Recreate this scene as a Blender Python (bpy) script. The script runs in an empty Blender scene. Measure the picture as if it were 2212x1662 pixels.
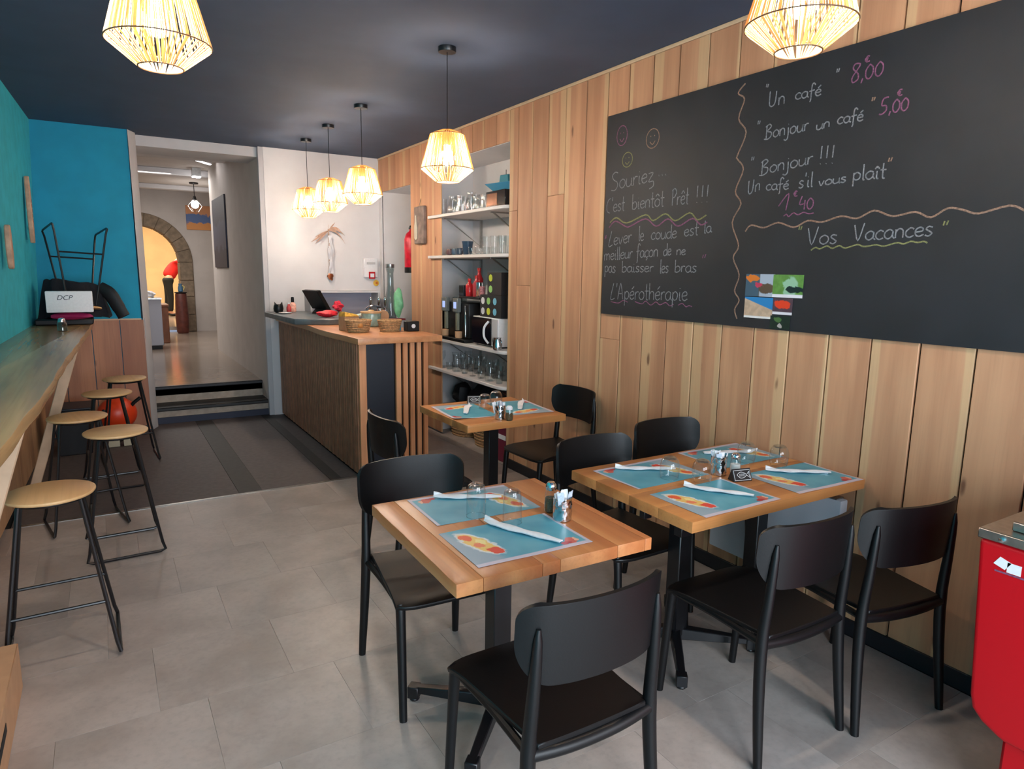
import bpy, bmesh, math, random
from mathutils import Vector, Matrix
S = bpy.context.scene
COL = S.collection
PI = math.pi
# ------------------------------------------------------------ camera
def cam():
    cx, cy, f = 1106., 831., 1440.
    dy = Vector((218-cx, -(576-cy), -f)).normalized()
    dz = -Vector((980-cx, -(9400-cy), -f)); dz -= dz.dot(dy)*dy; dz.normalize()
    dx = dy.cross(dz)
    c = bpy.data.cameras.new('camera'); c.sensor_width = 36; c.lens = f/2212*36
    c.clip_start = .02; c.clip_end = 100
    o = bpy.data.objects.new('camera', c); COL.objects.link(o)
    # rows of the world->camera matrix are the camera axes in the world
    R = Matrix((dx, dy, dz))
    o.matrix_world = Matrix.Translation((0, 0, 1.62)) @ R.to_4x4()
    S.camera = o
cam()
# ------------------------------------------------------------ world, light, exposure
w = bpy.data.worlds.new('world'); S.world = w; w.use_nodes = True
w.node_tree.nodes['Background'].inputs[0].default_value = (.62, .74, 1, 1)
w.node_tree.nodes['Background'].inputs[1].default_value = .5
S.view_settings.view_transform = 'Standard'; S.view_settings.look = 'None'
S.view_settings.exposure = 0; S.view_settings.gamma = 1; S.view_settings.use_curve_mapping = False
def area(name, loc, rot, sx, sy, power, col):
    l = bpy.data.lights.new(name, 'AREA'); l.shape = 'RECTANGLE'; l.size = sx; l.size_y = sy
    l.energy = power; l.color = col
    o = bpy.data.objects.new(name, l); o.location = loc; o.rotation_euler = rot; COL.objects.link(o); return o
DAY = (.80, .90, 1.0)
area('daylight_window', (1.75, -1.72, 1.45), (-PI/2+PI, 0, 0), 1.7, 1.9, 115, DAY)
area('daylight_door', (.1, -1.72, 1.25), (-PI/2+PI, 0, 0), 1.0, 2.2, 115, DAY)
BULB = 500.
# ------------------------------------------------------------ materials
def lin(c): return tuple((v/12.92 if v <= .04045 else ((v+.055)/1.055)**2.4) for v in [x/255 for x in c])
def newmat(n):
    m = bpy.data.materials.new(n); m.use_nodes = True
    nt = m.node_tree; b = nt.nodes['Principled BSDF']; return m, nt, b
def nd(nt, t, **k):
    n = nt.nodes.new(t)
    for a, v in k.items():
        if a.startswith('i_'):
            key = a[2:]; key = int(key) if key.isdigit() else key
            n.inputs[key].default_value = v
        else: setattr(n, a, v)
    return n
def mixc(nt, fac, a, b, bt='MIX'):
    n = nt.nodes.new('ShaderNodeMix'); n.data_type = 'RGBA'; n.blend_type = bt
    for s, v in ((0, fac), (6, a), (7, b)):
        if isinstance(v, bpy.types.NodeSocket): nt.links.new(v, n.inputs[s])
        else: n.inputs[s].default_value = v if s == 0 else (*v, 1) if len(v) == 3 else v
    return n.outputs[2]
def mth(nt, op, a, b=None, c=None, clamp=False):
    n = nt.nodes.new('ShaderNodeMath'); n.operation = op; n.use_clamp = clamp
    for i, v in enumerate((a, b, c)):
        if v is None: continue
        if isinstance(v, bpy.types.NodeSocket): nt.links.new(v, n.inputs[i])
        else: n.inputs[i].default_value = v
    return n.outputs[0]
def sstep(nt, x, lo, hi):
    n = nt.nodes.new('ShaderNodeMapRange'); n.interpolation_type = 'SMOOTHSTEP'
    nt.links.new(x, n.inputs[0])
    for i, v in ((1, lo), (2, hi)):
        if isinstance(v, bpy.types.NodeSocket): nt.links.new(v, n.inputs[i])
        else: n.inputs[i].default_value = v
    return n.outputs[0]
def noise(nt, vec, scale, detail=3, rough=.5):
    n = nt.nodes.new('ShaderNodeTexNoise'); n.inputs['Scale'].default_value = scale
    n.inputs['Detail'].default_value = detail; n.inputs['Roughness'].default_value = rough
    if vec is not None: nt.links.new(vec, n.inputs['Vector'])
    return n.outputs[0]
def bump(nt, b, h, strength=.2, dist=.002):
    n = nt.nodes.new('ShaderNodeBump'); n.inputs['Strength'].default_value = strength
    n.inputs['Distance'].default_value = dist
    nt.links.new(h, n.inputs['Height']); nt.links.new(n.outputs[0], b.inputs['Normal'])
def mat(name, rgb, rough=.5, metal=0, var=0, scale=30, bmp=0, emit=0, spec=.5, rnd=0, emc=None):
    m, nt, b = newmat(name); c = lin(rgb)
    b.inputs['Base Color'].default_value = (*c, 1); b.inputs['Roughness'].default_value = rough
    b.inputs['Metallic'].default_value = metal; b.inputs['Specular IOR Level'].default_value = spec
    col = None
    if var or bmp:
        tc = nd(nt, 'ShaderNodeTexCoord'); nz = noise(nt, tc.outputs['Object'], scale, 4)
        if var:
            f = sstep(nt, nz, .3, .7)
            col = mixc(nt, f, tuple(v*(1-var) for v in c), tuple(min(1, v*(1+var)) for v in c))
        if bmp: bump(nt, b, nz, bmp, .004)
    if rnd:
        oi = nd(nt, 'ShaderNodeObjectInfo')
        f = mth(nt, 'MULTIPLY_ADD', oi.outputs['Random'], rnd*2, 1-rnd)
        col = mixc(nt, 1., col if col else c, nd_rgb(nt, f), 'MULTIPLY')
    if col: nt.links.new(col, b.inputs['Base Color'])
    if emit:
        b.inputs['Emission Color'].default_value = (*(lin(emc) if emc else c), 1); b.inputs['Emission Strength'].default_value = emit
    return m
def nd_rgb(nt, f):
    n = nt.nodes.new('ShaderNodeCombineColor')
    for i in range(3): nt.links.new(f, n.inputs[i])
    return n.outputs[0]
def wood(name, dark, light, sap=None, across=1, along=2, rough=.6, knots=True, dens=1., sapw=.5, tone=.16, bmp=.25, grain=.2):
    m, nt, b = newmat(name)
    tc = nd(nt, 'ShaderNodeTexCoord'); oi = nd(nt, 'ShaderNodeObjectInfo')
    r50 = mth(nt, 'MULTIPLY', oi.outputs['Random'], 57.)
    sp = nd(nt, 'ShaderNodeSeparateXYZ'); nt.links.new(tc.outputs['Object'], sp.inputs[0])
    def vec(sa, sl):
        cb = nd(nt, 'ShaderNodeCombineXYZ')
        nt.links.new(mth(nt, 'ADD', mth(nt, 'MULTIPLY', sp.outputs[across], sa), r50), cb.inputs[0])
        nt.links.new(mth(nt, 'ADD', mth(nt, 'MULTIPLY', sp.outputs[along], sl), r50), cb.inputs[1])
        third = 3-across-along
        nt.links.new(mth(nt, 'MULTIPLY', sp.outputs[third], sa), cb.inputs[2])
        return cb.outputs[0]
    big = noise(nt, vec(9*dens, .7*dens), 1., 3, .55)
    fine = noise(nt, vec(130*dens, 3*dens), 1., 2, .5)
    col = mixc(nt, sstep(nt, big, .32, .68), lin(dark), lin(light))
    if sap:
        g = nd(nt, 'ShaderNodeSeparateXYZ'); nt.links.new(tc.outputs['Generated'], g.inputs[0])
        e = mth(nt, 'SUBTRACT', g.outputs[across], mth(nt, 'MULTIPLY_ADD', oi.outputs['Random'], .5, .25))
        e = mth(nt, 'ABSOLUTE', e)
        e = mth(nt, 'ADD', e, mth(nt, 'MULTIPLY_ADD', big, .25, -.125))
        r2 = mth(nt, 'FRACT', mth(nt, 'MULTIPLY', oi.outputs['Random'], 7.31))
        th = mth(nt, 'MULTIPLY_ADD', r2, .5, sapw-.25)
        f = sstep(nt, e, th, mth(nt, 'ADD', th, .05))
        col = mixc(nt, mth(nt, 'MULTIPLY', f, .85), col, lin(sap))
    col = mixc(nt, mth(nt, 'MULTIPLY', sstep(nt, fine, .45, .8), grain), col, tuple(v*.5 for v in lin(dark)))
    if knots:
        v = nd(nt, 'ShaderNodeTexVoronoi'); nt.links.new(vec(5.2*dens, 1.7*dens), v.inputs['Vector']); v.inputs['Scale'].default_value = 1.
        nz = noise(nt, vec(30, 20), 1., 2)
        d = mth(nt, 'ADD', v.outputs['Distance'], mth(nt, 'MULTIPLY_ADD', nz, .06, -.03))
        col = mixc(nt, mth(nt, 'SUBTRACT', .8, mth(nt, 'MULTIPLY', sstep(nt, d, .03, .085), .8)), col, lin((105, 62, 42)))
    f = mth(nt, 'MULTIPLY_ADD', mth(nt, 'FRACT', mth(nt, 'MULTIPLY', oi.outputs['Random'], 3.77)), 2*tone, 1-tone)
    col = mixc(nt, 1., col, nd_rgb(nt, f), 'MULTIPLY')
    nt.links.new(col, b.inputs['Base Color'])
    b.inputs['Roughness'].default_value = rough
    if bmp: bump(nt, b, fine, bmp, .001)
    return m
def thin_glass(name, tint=(.95, .97, .97), gl=.12, rough=.02):
    m, nt, b = newmat(name); nt.nodes.remove(b)
    t = nd(nt, 'ShaderNodeBsdfTransparent'); t.inputs[0].default_value = (*tint, 1)
    g = nd(nt, 'ShaderNodeBsdfGlossy'); g.inputs['Roughness'].default_value = rough
    lw = nd(nt, 'ShaderNodeLayerWeight'); lw.inputs[0].default_value = .35
    f = mth(nt, 'MULTIPLY_ADD', mth(nt, 'MULTIPLY', lw.outputs['Facing'], lw.outputs['Facing']), .9, gl*.5)
    mx = nd(nt, 'ShaderNodeMixShader'); nt.links.new(f, mx.inputs[0]); nt.links.new(t.outputs[0], mx.inputs[1]); nt.links.new(g.outputs[0], mx.inputs[2])
    nt.links.new(mx.outputs[0], nt.nodes['Material Output'].inputs[0]); return m
M = {}
M['plank'] = wood('wall_planks', (182, 130, 96), (204, 152, 114), (210, 170, 128), 1, 2, .62, sapw=.46, tone=.07, grain=.12)
M['plankx'] = wood('wainscot_planks', (160, 106, 82), (186, 130, 98), None, 0, 2, .6, dens=.8, tone=.06)
M['plankl'] = wood('left_wainscot', (176, 134, 100), (200, 158, 118), None, 1, 2, .6, knots=False, dens=.5, tone=.05, grain=.08)
M['barwood'] = wood('bar_wood', (150, 118, 82), (196, 158, 108), None, 0, 1, .22, dens=.6, tone=.03, bmp=.08)
M['brace'] = mat('pale_timber', (198, 165, 135), .6, var=.1, scale=9)
M['tabx'] = wood('table_boards', (176, 108, 58), (208, 142, 84), None, 1, 0, .34, dens=.8, tone=.07, bmp=.06)
M['taby'] = wood('table_staves', (184, 112, 66), (214, 146, 92), None, 0, 1, .34, dens=.8, tone=.07, bmp=.06)
M['cnttop'] = wood('counter_top_wood', (190, 124, 80), (216, 156, 110), None, 0, 1, .35, tone=.03, dens=.7)
M['reed'] = mat('dark_cladding', (156, 110, 82), .5, var=.16, scale=14, rnd=.16)
M['slat'] = wood('slat_wood', (186, 118, 76), (216, 154, 110), None, 0, 2, .55, knots=False, tone=.08)
M['stoolseat'] = wood('stool_plywood', (206, 160, 108), (226, 184, 132), None, 0, 1, .42, knots=False, dens=.5, tone=.05, bmp=.05)
M['teal'] = mat('teal_paint', (8, 140, 174), .75, var=.06, scale=5, bmp=.12)
M['tealL'] = mat('teal_rough_render', (44, 176, 196), .8, var=.08, scale=9, bmp=.4)
M['white'] = mat('white_paint', (212, 209, 210), .7, var=.02, scale=6, bmp=.06)
M['greywall'] = mat('grey_white_paint', (190, 188, 190), .75, var=.03, scale=5)
M['hallwall'] = mat('hall_paint', (196, 188, 182), .8, var=.04, scale=4)
M['cream'] = mat('cream_wall', (226, 196, 146), .8, var=.05, scale=3)
M['ceil'] = mat('dark_ceiling_paint', (56, 68, 90), .78, var=.06, scale=4, bmp=.1)
M['board'] = mat('chalkboard_paint', (27, 28, 34), .62, var=.18, scale=3.5, bmp=.04)
M['black'] = mat('black_plastic', (9, 9, 11), .42, var=.05, scale=200, bmp=.05, spec=.4)
M['metal'] = mat('black_metal', (14, 14, 18), .35, metal=.0, spec=.6)
M['skirt'] = mat('black_skirting', (26, 26, 32), .5)
M['navy'] = mat('navy_panel', (24, 30, 42), .45)
M['gap'] = mat('shadow_batten', (14, 10, 8), .95)
M['foil'] = mat('silver_foil', (226, 226, 230), .35, metal=.5)
M['chrome'] = mat('chrome', (215, 215, 218), .12, metal=1)
M['steel'] = mat('brushed_steel', (178, 176, 172), .32, metal=1, var=.1, scale=40)
M['red'] = mat('red_lacquer', (196, 4, 22), .42, spec=.4)
M['paper'] = mat('white_paper', (232, 230, 232), .8, var=.03, scale=60)
M['card'] = mat('cardboard', (190, 148, 112), .85, var=.06, scale=12)
M['chalkw'] = mat('white_chalk', (118, 118, 122), .95, var=.35, scale=160)
M['chalkp'] = mat('pink_chalk', (122, 74, 102), .95, var=.35, scale=160)
M['chalky'] = mat('yellow_chalk', (120, 120, 78), .95, var=.35, scale=160)
M['chalko'] = mat('orange_chalk', (134, 106, 90), .95, var=.35, scale=160)
M['glass'] = thin_glass('clear_glass')
M['glassb'] = thin_glass('glass_foot', (.86, .9, .9), .7)
M['smoke'] = thin_glass('grey_glass', (.6, .66, .66), .2)
M['salt'] = mat('salt', (225, 225, 222), .9)
M['pepper'] = mat('peppercorns', (92, 72, 44), .9, var=.6, scale=300)
M['rope'] = None
def floor_mat():
    m, nt, b = newmat('vinyl_tile')
    tc = nd(nt, 'ShaderNodeTexCoord'); oi = nd(nt, 'ShaderNodeObjectInfo')
    va = nd(nt, 'ShaderNodeVectorMath', operation='ADD'); nt.links.new(tc.outputs['Object'], va.inputs[0])
    cb = nd(nt, 'ShaderNodeCombineXYZ')
    for i in range(3): nt.links.new(mth(nt, 'MULTIPLY', oi.outputs['Random'], 31.+i*7), cb.inputs[i])
    nt.links.new(cb.outputs[0], va.inputs[1])
    n1 = noise(nt, va.outputs[0], 2.6, 5, .6); n2 = noise(nt, va.outputs[0], 40, 3, .6)
    c = mixc(nt, sstep(nt, n1, .3, .72), lin((160, 147, 139)), lin((186, 173, 165)))
    c = mixc(nt, mth(nt, 'MULTIPLY', sstep(nt, n2, .4, .8), .25), c, lin((132, 124, 117)))
    f = mth(nt, 'MULTIPLY_ADD', oi.outputs['Random'], .06, .97)
    c = mixc(nt, 1., c, nd_rgb(nt, f), 'MULTIPLY')
    nt.links.new(c, b.inputs['Base Color'])
    nt.links.new(mth(nt, 'MULTIPLY_ADD', n1, .22, .28), b.inputs['Roughness'])
    bump(nt, b, n2, .08, .001); return m
M['tile'] = floor_mat()
M['dfloor'] = mat('dark_mat', (86, 76, 74), .62, var=.12, scale=26, bmp=.2)
M['dstripe'] = mat('dark_mat_strip', (52, 47, 44), .6, var=.12, scale=20, bmp=.15)
def rope_mat():
    m, nt, b = newmat('straw_cord')
    b.inputs['Base Color'].default_value = (*lin((240, 206, 150)), 1); b.inputs['Roughness'].default_value = .8
    t = nd(nt, 'ShaderNodeBsdfTranslucent'); t.inputs[0].default_value = (*lin((250, 214, 150)), 1)
    mx = nd(nt, 'ShaderNodeMixShader', i_0=.55); nt.links.new(b.outputs[0], mx.inputs[1]); nt.links.new(t.outputs[0], mx.inputs[2])
    nt.links.new(mx.outputs[0], nt.nodes['Material Output'].inputs[0]); return m
M['rope'] = rope_mat()
def emis(n, rgb, s):
    m, nt, b = newmat(n); b.inputs['Base Color'].default_value = (0, 0, 0, 1)
    b.inputs['Emission Color'].default_value = (*rgb, 1); b.inputs['Emission Strength'].default_value = s; return m
M['bulb'] = emis('lit_bulb', (1., .87, .72), BULB)
# ------------------------------------------------------------ mesh builder
class MB:
    def __init__(s): s.v = []; s.f = []; s.mi = []; s.cur = 0
    def add(s, vs, fs, T=None):
        o = len(s.v)
        s.v += [tuple(T @ Vector(p)) if T else tuple(p) for p in vs]
        s.f += [tuple(o+i for i in f) for f in fs]; s.mi += [s.cur]*len(fs); return s
    def box(s, x0, x1, y0, y1, z0, z1, T=None):
        vs = [(x, y, z) for x in (x0, x1) for y in (y0, y1) for z in (z0, z1)]
        return s.add(vs, [(0, 1, 3, 2), (4, 6, 7, 5), (0, 4, 5, 1), (2, 3, 7, 6), (0, 2, 6, 4), (1, 5, 7, 3)], T)
    def hexa(s, p): # 4 bottom, 4 top (ccw)
        return s.add(p, [(3, 2, 1, 0), (4, 5, 6, 7), (0, 1, 5, 4), (1, 2, 6, 5), (2, 3, 7, 6), (3, 0, 4, 7)])
    def prism(s, poly, a, b, axis='z', T=None):
        n = len(poly)
        def P(p, h):
            return (p[0], p[1], h) if axis == 'z' else (h, p[0], p[1]) if axis == 'x' else (p[0], h, p[1])
        vs = [P(p, a) for p in poly]+[P(p, b) for p in poly]
        fs = [tuple(range(n))[::-1], tuple(range(n, 2*n))]+[(i, (i+1) % n, n+(i+1) % n, n+i) for i in range(n)]
        return s.add(vs, fs, T)
    def tube(s, path, r, n=8, closed=False, flat=1., T=None, caps=True):
        P = [Vector(p) for p in path]; L = len(P)
        R = r if isinstance(r, (list, tuple)) else [r]*L
        vs = []; nrm = None
        for i in range(L):
            if closed: t = P[(i+1) % L]-P[i-1]
            else: t = P[min(i+1, L-1)]-P[max(i-1, 0)]
            t = t.normalized() if t.length > 1e-9 else Vector((0, 0, 1))
            if nrm is None:
                a = Vector((0, 0, 1)) if abs(t.z) < .9 else Vector((1, 0, 0)); nrm = (a-t*a.dot(t)).normalized()
            else:
                nrm = nrm-t*nrm.dot(t); nrm = nrm.normalized() if nrm.length > 1e-6 else t.orthogonal().normalized()
            bn = t.cross(nrm)
            for k in range(n):
                an = 2*PI*k/n; vs.append(P[i]+nrm*(math.cos(an)*R[i])+bn*(math.sin(an)*R[i]*flat))
        fs = []
        for i in range(L if closed else L-1):
            for k in range(n):
                a = i*n+k; b = i*n+(k+1) % n; c = ((i+1) % L)*n+(k+1) % n; d = ((i+1) % L)*n+k; fs.append((a, b, c, d))
        if not closed and caps: fs += [tuple(range(n))[::-1], tuple((L-1)*n+k for k in range(n))]
        return s.add(vs, fs, T)
    def lathe(s, prof, n=16, c=(0, 0, 0), T=None, squash=1.):
        vs = []; fs = []; L = len(prof)
        for r, z in prof:
            for k in range(n):
                a = 2*PI*k/n; vs.append((c[0]+r*math.cos(a), c[1]+r*math.sin(a)*squash, c[2]+z))
        for i in range(L-1):
            for k in range(n): fs.append((i*n+k, i*n+(k+1) % n, (i+1)*n+(k+1) % n, (i+1)*n+k))
        fs += [tuple(range(n))[::-1], tuple((L-1)*n+k for k in range(n))]
        return s.add(vs, fs, T)
    def sheet(s, f, nu, nv, th, T=None):
        g = [[Vector(f(i/nu, j/nv)) for i in range(nu+1)] for j in range(nv+1)]
        top = []; bot = []
        for j in range(nv+1):
            for i in range(nu+1):
                du = g[j][min(i+1, nu)]-g[j][max(i-1, 0)]; dv = g[min(j+1, nv)][i]-g[max(j-1, 0)][i]
                nn = du.cross(dv); nn = nn.normalized() if nn.length > 1e-12 else Vector((0, 0, 1))
                top.append(g[j][i]+nn*th/2); bot.append(g[j][i]-nn*th/2)
        W = nu+1; o = len(top); fs = []
        for j in range(nv):
            for i in range(nu):
                a = j*W+i; fs.append((a, a+1, a+W+1, a+W)); fs.append((o+a, o+a+W, o+a+W+1, o+a+1))
        rim = [i for i in range(W)]+[j*W+nu for j in range(1, nv+1)]+[nv*W+i for i in range(nu-1, -1, -1)]+[j*W for j in range(nv-1, 0, -1)]
        for k in range(len(rim)):
            a, b = rim[k], rim[(k+1) % len(rim)]; fs.append((b, a, o+a, o+b))
        return s.add(top+bot, fs, T)
    def ball(s, c, r, n=12, m=8, sq=(1, 1, 1)):
        pr = [(max(1e-4, math.sin(PI*i/m))*r, -math.cos(PI*i/m)*r) for i in range(m+1)]
        t = MB(); t.lathe(pr, n)
        return s.add([(c[0]+x*sq[0], c[1]+y*sq[1], c[2]+z*sq[2]) for x, y, z in t.v], t.f)
    def mesh(s, name, mats, bevel=0, seg=1, ang=38, smooth=True):
        bm = bmesh.new(); vs = [bm.verts.new(p) for p in s.v]
        for f, mi in zip(s.f, s.mi):
            try: q = bm.faces.new([vs[i] for i in f]); q.material_index = mi
            except ValueError: pass
        bmesh.ops.remove_doubles(bm, verts=bm.verts, dist=1e-6)
        bmesh.ops.recalc_face_normals(bm, faces=bm.faces)
        if bevel:
            es = [e for e in bm.edges if len(e.link_faces) == 2 and e.calc_face_angle(0) > math.radians(50)]
            bmesh.ops.bevel(bm, geom=es, offset=bevel, segments=seg, profile=.6, affect='EDGES', clamp_overlap=True)
        for q in bm.faces: q.smooth = smooth
        for e in bm.edges:
            if len(e.link_faces) != 2 or e.calc_face_angle(0) > math.radians(ang): e.smooth = False
        me = bpy.data.meshes.new(name); bm.to_mesh(me); bm.free()
        for m in (mats if isinstance(mats, (list, tuple)) else [mats]): me.materials.append(M[m] if isinstance(m, str) else m)
        return me
    def build(s, name, mats, parent=None, org=None, **k):
        if org is not None: s.v = [(x-org[0], y-org[1], z-org[2]) for x, y, z in s.v]
        o = bpy.data.objects.new(name, s.mesh(name, mats, **k)); COL.objects.link(o)
        if parent: o.parent = parent
        if org is not None: o.location = org
        return o
def tag(o, label, cat, group=None, kind=None):
    o['label'] = label; o['category'] = cat
    if group: o['group'] = group
    if kind: o['kind'] = kind
    return o
def thing(name, label, cat, loc=(0, 0, 0), rz=0, group=None):
    o = bpy.data.objects.new(name, None); COL.objects.link(o); o.empty_display_size = .1
    o.location = loc; o.rotation_euler = (0, 0, rz); return tag(o, label, cat, group)
def struct(name, mb, mats, **k):
    o = mb.build(name, mats, **k); o['kind'] = 'structure'; return o
def dup(root, loc, rz=None, label=None, group=None):
    r = root.copy(); COL.objects.link(r); r.location = loc
    if rz is not None: r.rotation_euler = (root.rotation_euler[0], root.rotation_euler[1], rz)
    if label: r['label'] = label
    if group: r['group'] = group
    for ch in list(root.children):
        c = ch.copy(); COL.objects.link(c); c.parent = r
        for g in list(ch.children):
            d = g.copy(); COL.objects.link(d); d.parent = c
    return r
def lbl(o, t): o['label'] = t; return o
def cat(pts, k=6, closed=False):   # Catmull-Rom
    P = [Vector(p) for p in pts]; n = len(P); out = []
    for i in range(n if closed else n-1):
        if closed: a, b, c, d = P[i-1], P[i], P[(i+1) % n], P[(i+2) % n]
        else: a, b, c, d = P[max(i-1, 0)], P[i], P[i+1], P[min(i+2, n-1)]
        for j in range(k):
            t = j/k; out.append(.5*((2*b)+(c-a)*t+(2*a-5*b+4*c-d)*t*t+(3*b-a-3*c+d)*t**3))
    if not closed: out.append(P[-1])
    return out
def rot(loc, rz=0, rx=0, ry=0):
    return Matrix.Translation(loc) @ Matrix.Rotation(rz, 4, 'Z') @ Matrix.Rotation(rx, 4, 'X') @ Matrix.Rotation(ry, 4, 'Y')
rng = random.Random(7)
# ------------------------------------------------------------ the room
CZ = 2.89; WX = 2.815; YF = -1.8
def wl_top(y): return -.448+.038*(y-7.48)
def wl_bot(y): return -.56+.033*(y-7.48)
# floor base and vinyl tiles
fl = struct('floor', MB().box(-1.0, 3.6, YF, 7.75, -.06, -.012), 'gap')
T = .483; row = 0; y = 4.985
while y > YF:
    y0 = max(y-T, YF); off = (row % 3)*.161-.06
    x = -1.0+off-T
    while x < 2.815:
        a, b = max(x, -.95), min(x+T, 2.80)
        if b-a > .03:
            MB().box(a+.0003, b-.0003, y0+.0003, y-.0003, -.012, 0).build('tile', 'tile', fl, org=((a+b)/2, (y0+y)/2, 0), bevel=.0004)
        x += T
    y -= T; row += 1
# tiles behind the counter, up to the niche
for k in range(6):
    for j in range(2):
        a = 2.25+j*.483; MB().box(a+.0006, min(a+.483, 2.81)-.0006, 4.986+k*.45, 5.436+k*.45-.001, -.012, 0).build('tile', 'tile', fl, org=(a+.2, 5.2+k*.45, 0), bevel=.0007)
for k in range(3):
    MB().box(2.811, 3.255, 4.702+k*.483, 4.702+(k+1)*.483-.0006, -.012, 0).build('tile', 'tile', fl, org=(3.0, 4.94+k*.483, 0), bevel=.0004)
for k in range(4):
    MB().box(2.811, 3.285, 6.152+k*.374, 6.526+k*.374-.0006, -.012, 0).build('tile', 'tile', fl, org=(3.0, 6.3+k*.374, 0), bevel=.0004)
# dark entrance mat zone in front of the steps
for a, b, m in ((-.6, .74, 'dfloor'), (.742, .90, 'dstripe'), (.902, 1.41, 'dfloor'), (1.412, 1.50, 'dstripe'), (1.502, 1.64, 'dfloor')):
    MB().box(a, b, 4.99, 7.72, -.012, .001 if m == 'dfloor' else .003).build('mat_panel', m, fl, org=((a+b)/2, 6.3, 0))
MB().box(-.55, 1.62, 4.972, 4.998, -.012, .005).build('threshold_strip', 'steel', fl, bevel=.002)
# ceiling
struct('ceiling', MB().box(-1.1, 3.6, YF, 7.75, CZ, CZ+.08), 'ceil')
# left wall: slightly battered old wall, rendered, turquoise
a, b = YF, 7.48
struct('wall_left', MB().hexa([(-1.3, a, 0), (wl_bot(a), a, 0), (wl_bot(b), b, 0), (-1.3, b, 0), (-1.3, a, CZ), (wl_top(a), a, CZ), (wl_top(b), b, CZ), (-1.3, b, CZ)]), 'tealL')
wwl = struct('trim_1', MB().box(-.80, -.79, 1.5, 7.4, .0, .02), 'gap')
y = 7.43
while y > 1.2:
    x0 = wl_bot(y)+.001; x1 = wl_bot(y-.238)+.001; MB().hexa([(x1, y-.238, .02), (x1+.02, y-.238, .02), (x0+.02, y, .02), (x0, y, .02)]+[(x1, y-.238, 1.065), (x1+.02, y-.238, 1.065), (x0+.02, y, 1.065), (x0, y, 1.065)]).build('plank', 'plankl', wwl, org=(x0+.01, y-.12, .5), bevel=.002); y -= .24
# turquoise return wall + boards below
struct('wall_return', MB().box(-1.2, .30, 7.48, 7.60, 1.125, CZ).box(-1.2, .33, 7.50, 7.60, 0, 1.125), ['teal'])
wr = struct('trim_2', MB().box(-.58, .30, 7.478, 7.5, 1.112, 1.126), 'brace')
for a, b in ((-.56, -.355), (-.35, -.122), (-.117, .113), (.118, .322)):
    MB().box(a, b, 7.476, 7.50, 0.01, 1.112).build('plank', 'plankx', wr, org=((a+b)/2, 7.49, .55), bevel=.0025)
# white jamb between the return wall and the hall opening
struct('trim_3', MB().hexa([(.322, 7.47, 0), (.385, 7.62, 0), (.385, 8.1, 0), (.30, 8.1, 0), (.303, 7.47, CZ), (.372, 7.62, CZ), (.372, 8.1, CZ), (.30, 8.1, CZ)]), 'greywall')
# lintel, hall walls, ceiling
struct('wall_lintel', MB().box(-.2, 1.56, 7.72, 8.25, 2.79, CZ+.3), 'greywall')
struct('wall_hall_right', MB().box(1.50, 1.548, 7.70, 11.45, 0, 3.12), 'hallwall')
struct('wall_hall_left', MB().box(-2.6, -2.5, 8.1, 15.0, 0, 3.12).box(-2.6, .372, 8.02, 8.1, .0, 3.12), 'hallwall')
struct('wall_hall_east', MB().box(3.0, 3.1, 11.45, 15.0, 0, 3.12).box(1.548, 3.1, 11.40, 11.45, 0, 3.12), 'hallwall')
struct('ceiling_hall', MB().box(-2.6, 3.1, 8.25, 15.0, 3.10, 3.18), 'hallwall')
cb = bpy.data.objects['ceiling_hall']
for y, h in ((9.7, .10), (11.6, .10), (13.9, .08)):
    MB().box(-2.5, 3.0, y, y+.22, 3.1-h, 3.1).build('ceiling_beam', 'white', cb, bevel=.01)
struct('floor_hall', MB().box(-2.6, 3.1, 8.02, 14.96, .25, .35).box(-3, 5, 14.96, 21.5, .38, .45), mat('hall_floor', (146, 132, 120), .17, var=.08, scale=3))
# steps
stp = struct('trim_4', MB().box(.335, 1.53, 7.72, 8.02, 0, .135).box(.36, 1.50, 8.02, 8.3, 0, .315), mat('step_riser', (156, 142, 128), .6, var=.12, scale=18))
MB().box(.335, 1.535, 7.695, 8.03, .135, .174).build('tread_nosing', mat('black_nosing', (18, 16, 16), .5), stp, bevel=.008)
MB().box(.36, 1.51, 7.995, 8.05, .315, .352).build('tread_nosing', 'skirt', stp, bevel=.008)
MB().box(.335, 1.53, 7.70, 7.722, .003, .07).build('shade_strip', mat('navy_shade_paint', (30, 36, 58), .6), stp)  # shade at the foot of the lower riser, put in as a navy strip
# white wall behind the bar + pier
struct('wall_back', MB().box(1.548, 3.35, 7.65, 7.75, 0, CZ), 'white')
MB().box(1.497, 1.55, 7.655, 7.72, 0, CZ).build('pier_face', 'greywall', bpy.data.objects['wall_back'], bevel=.004)
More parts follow.
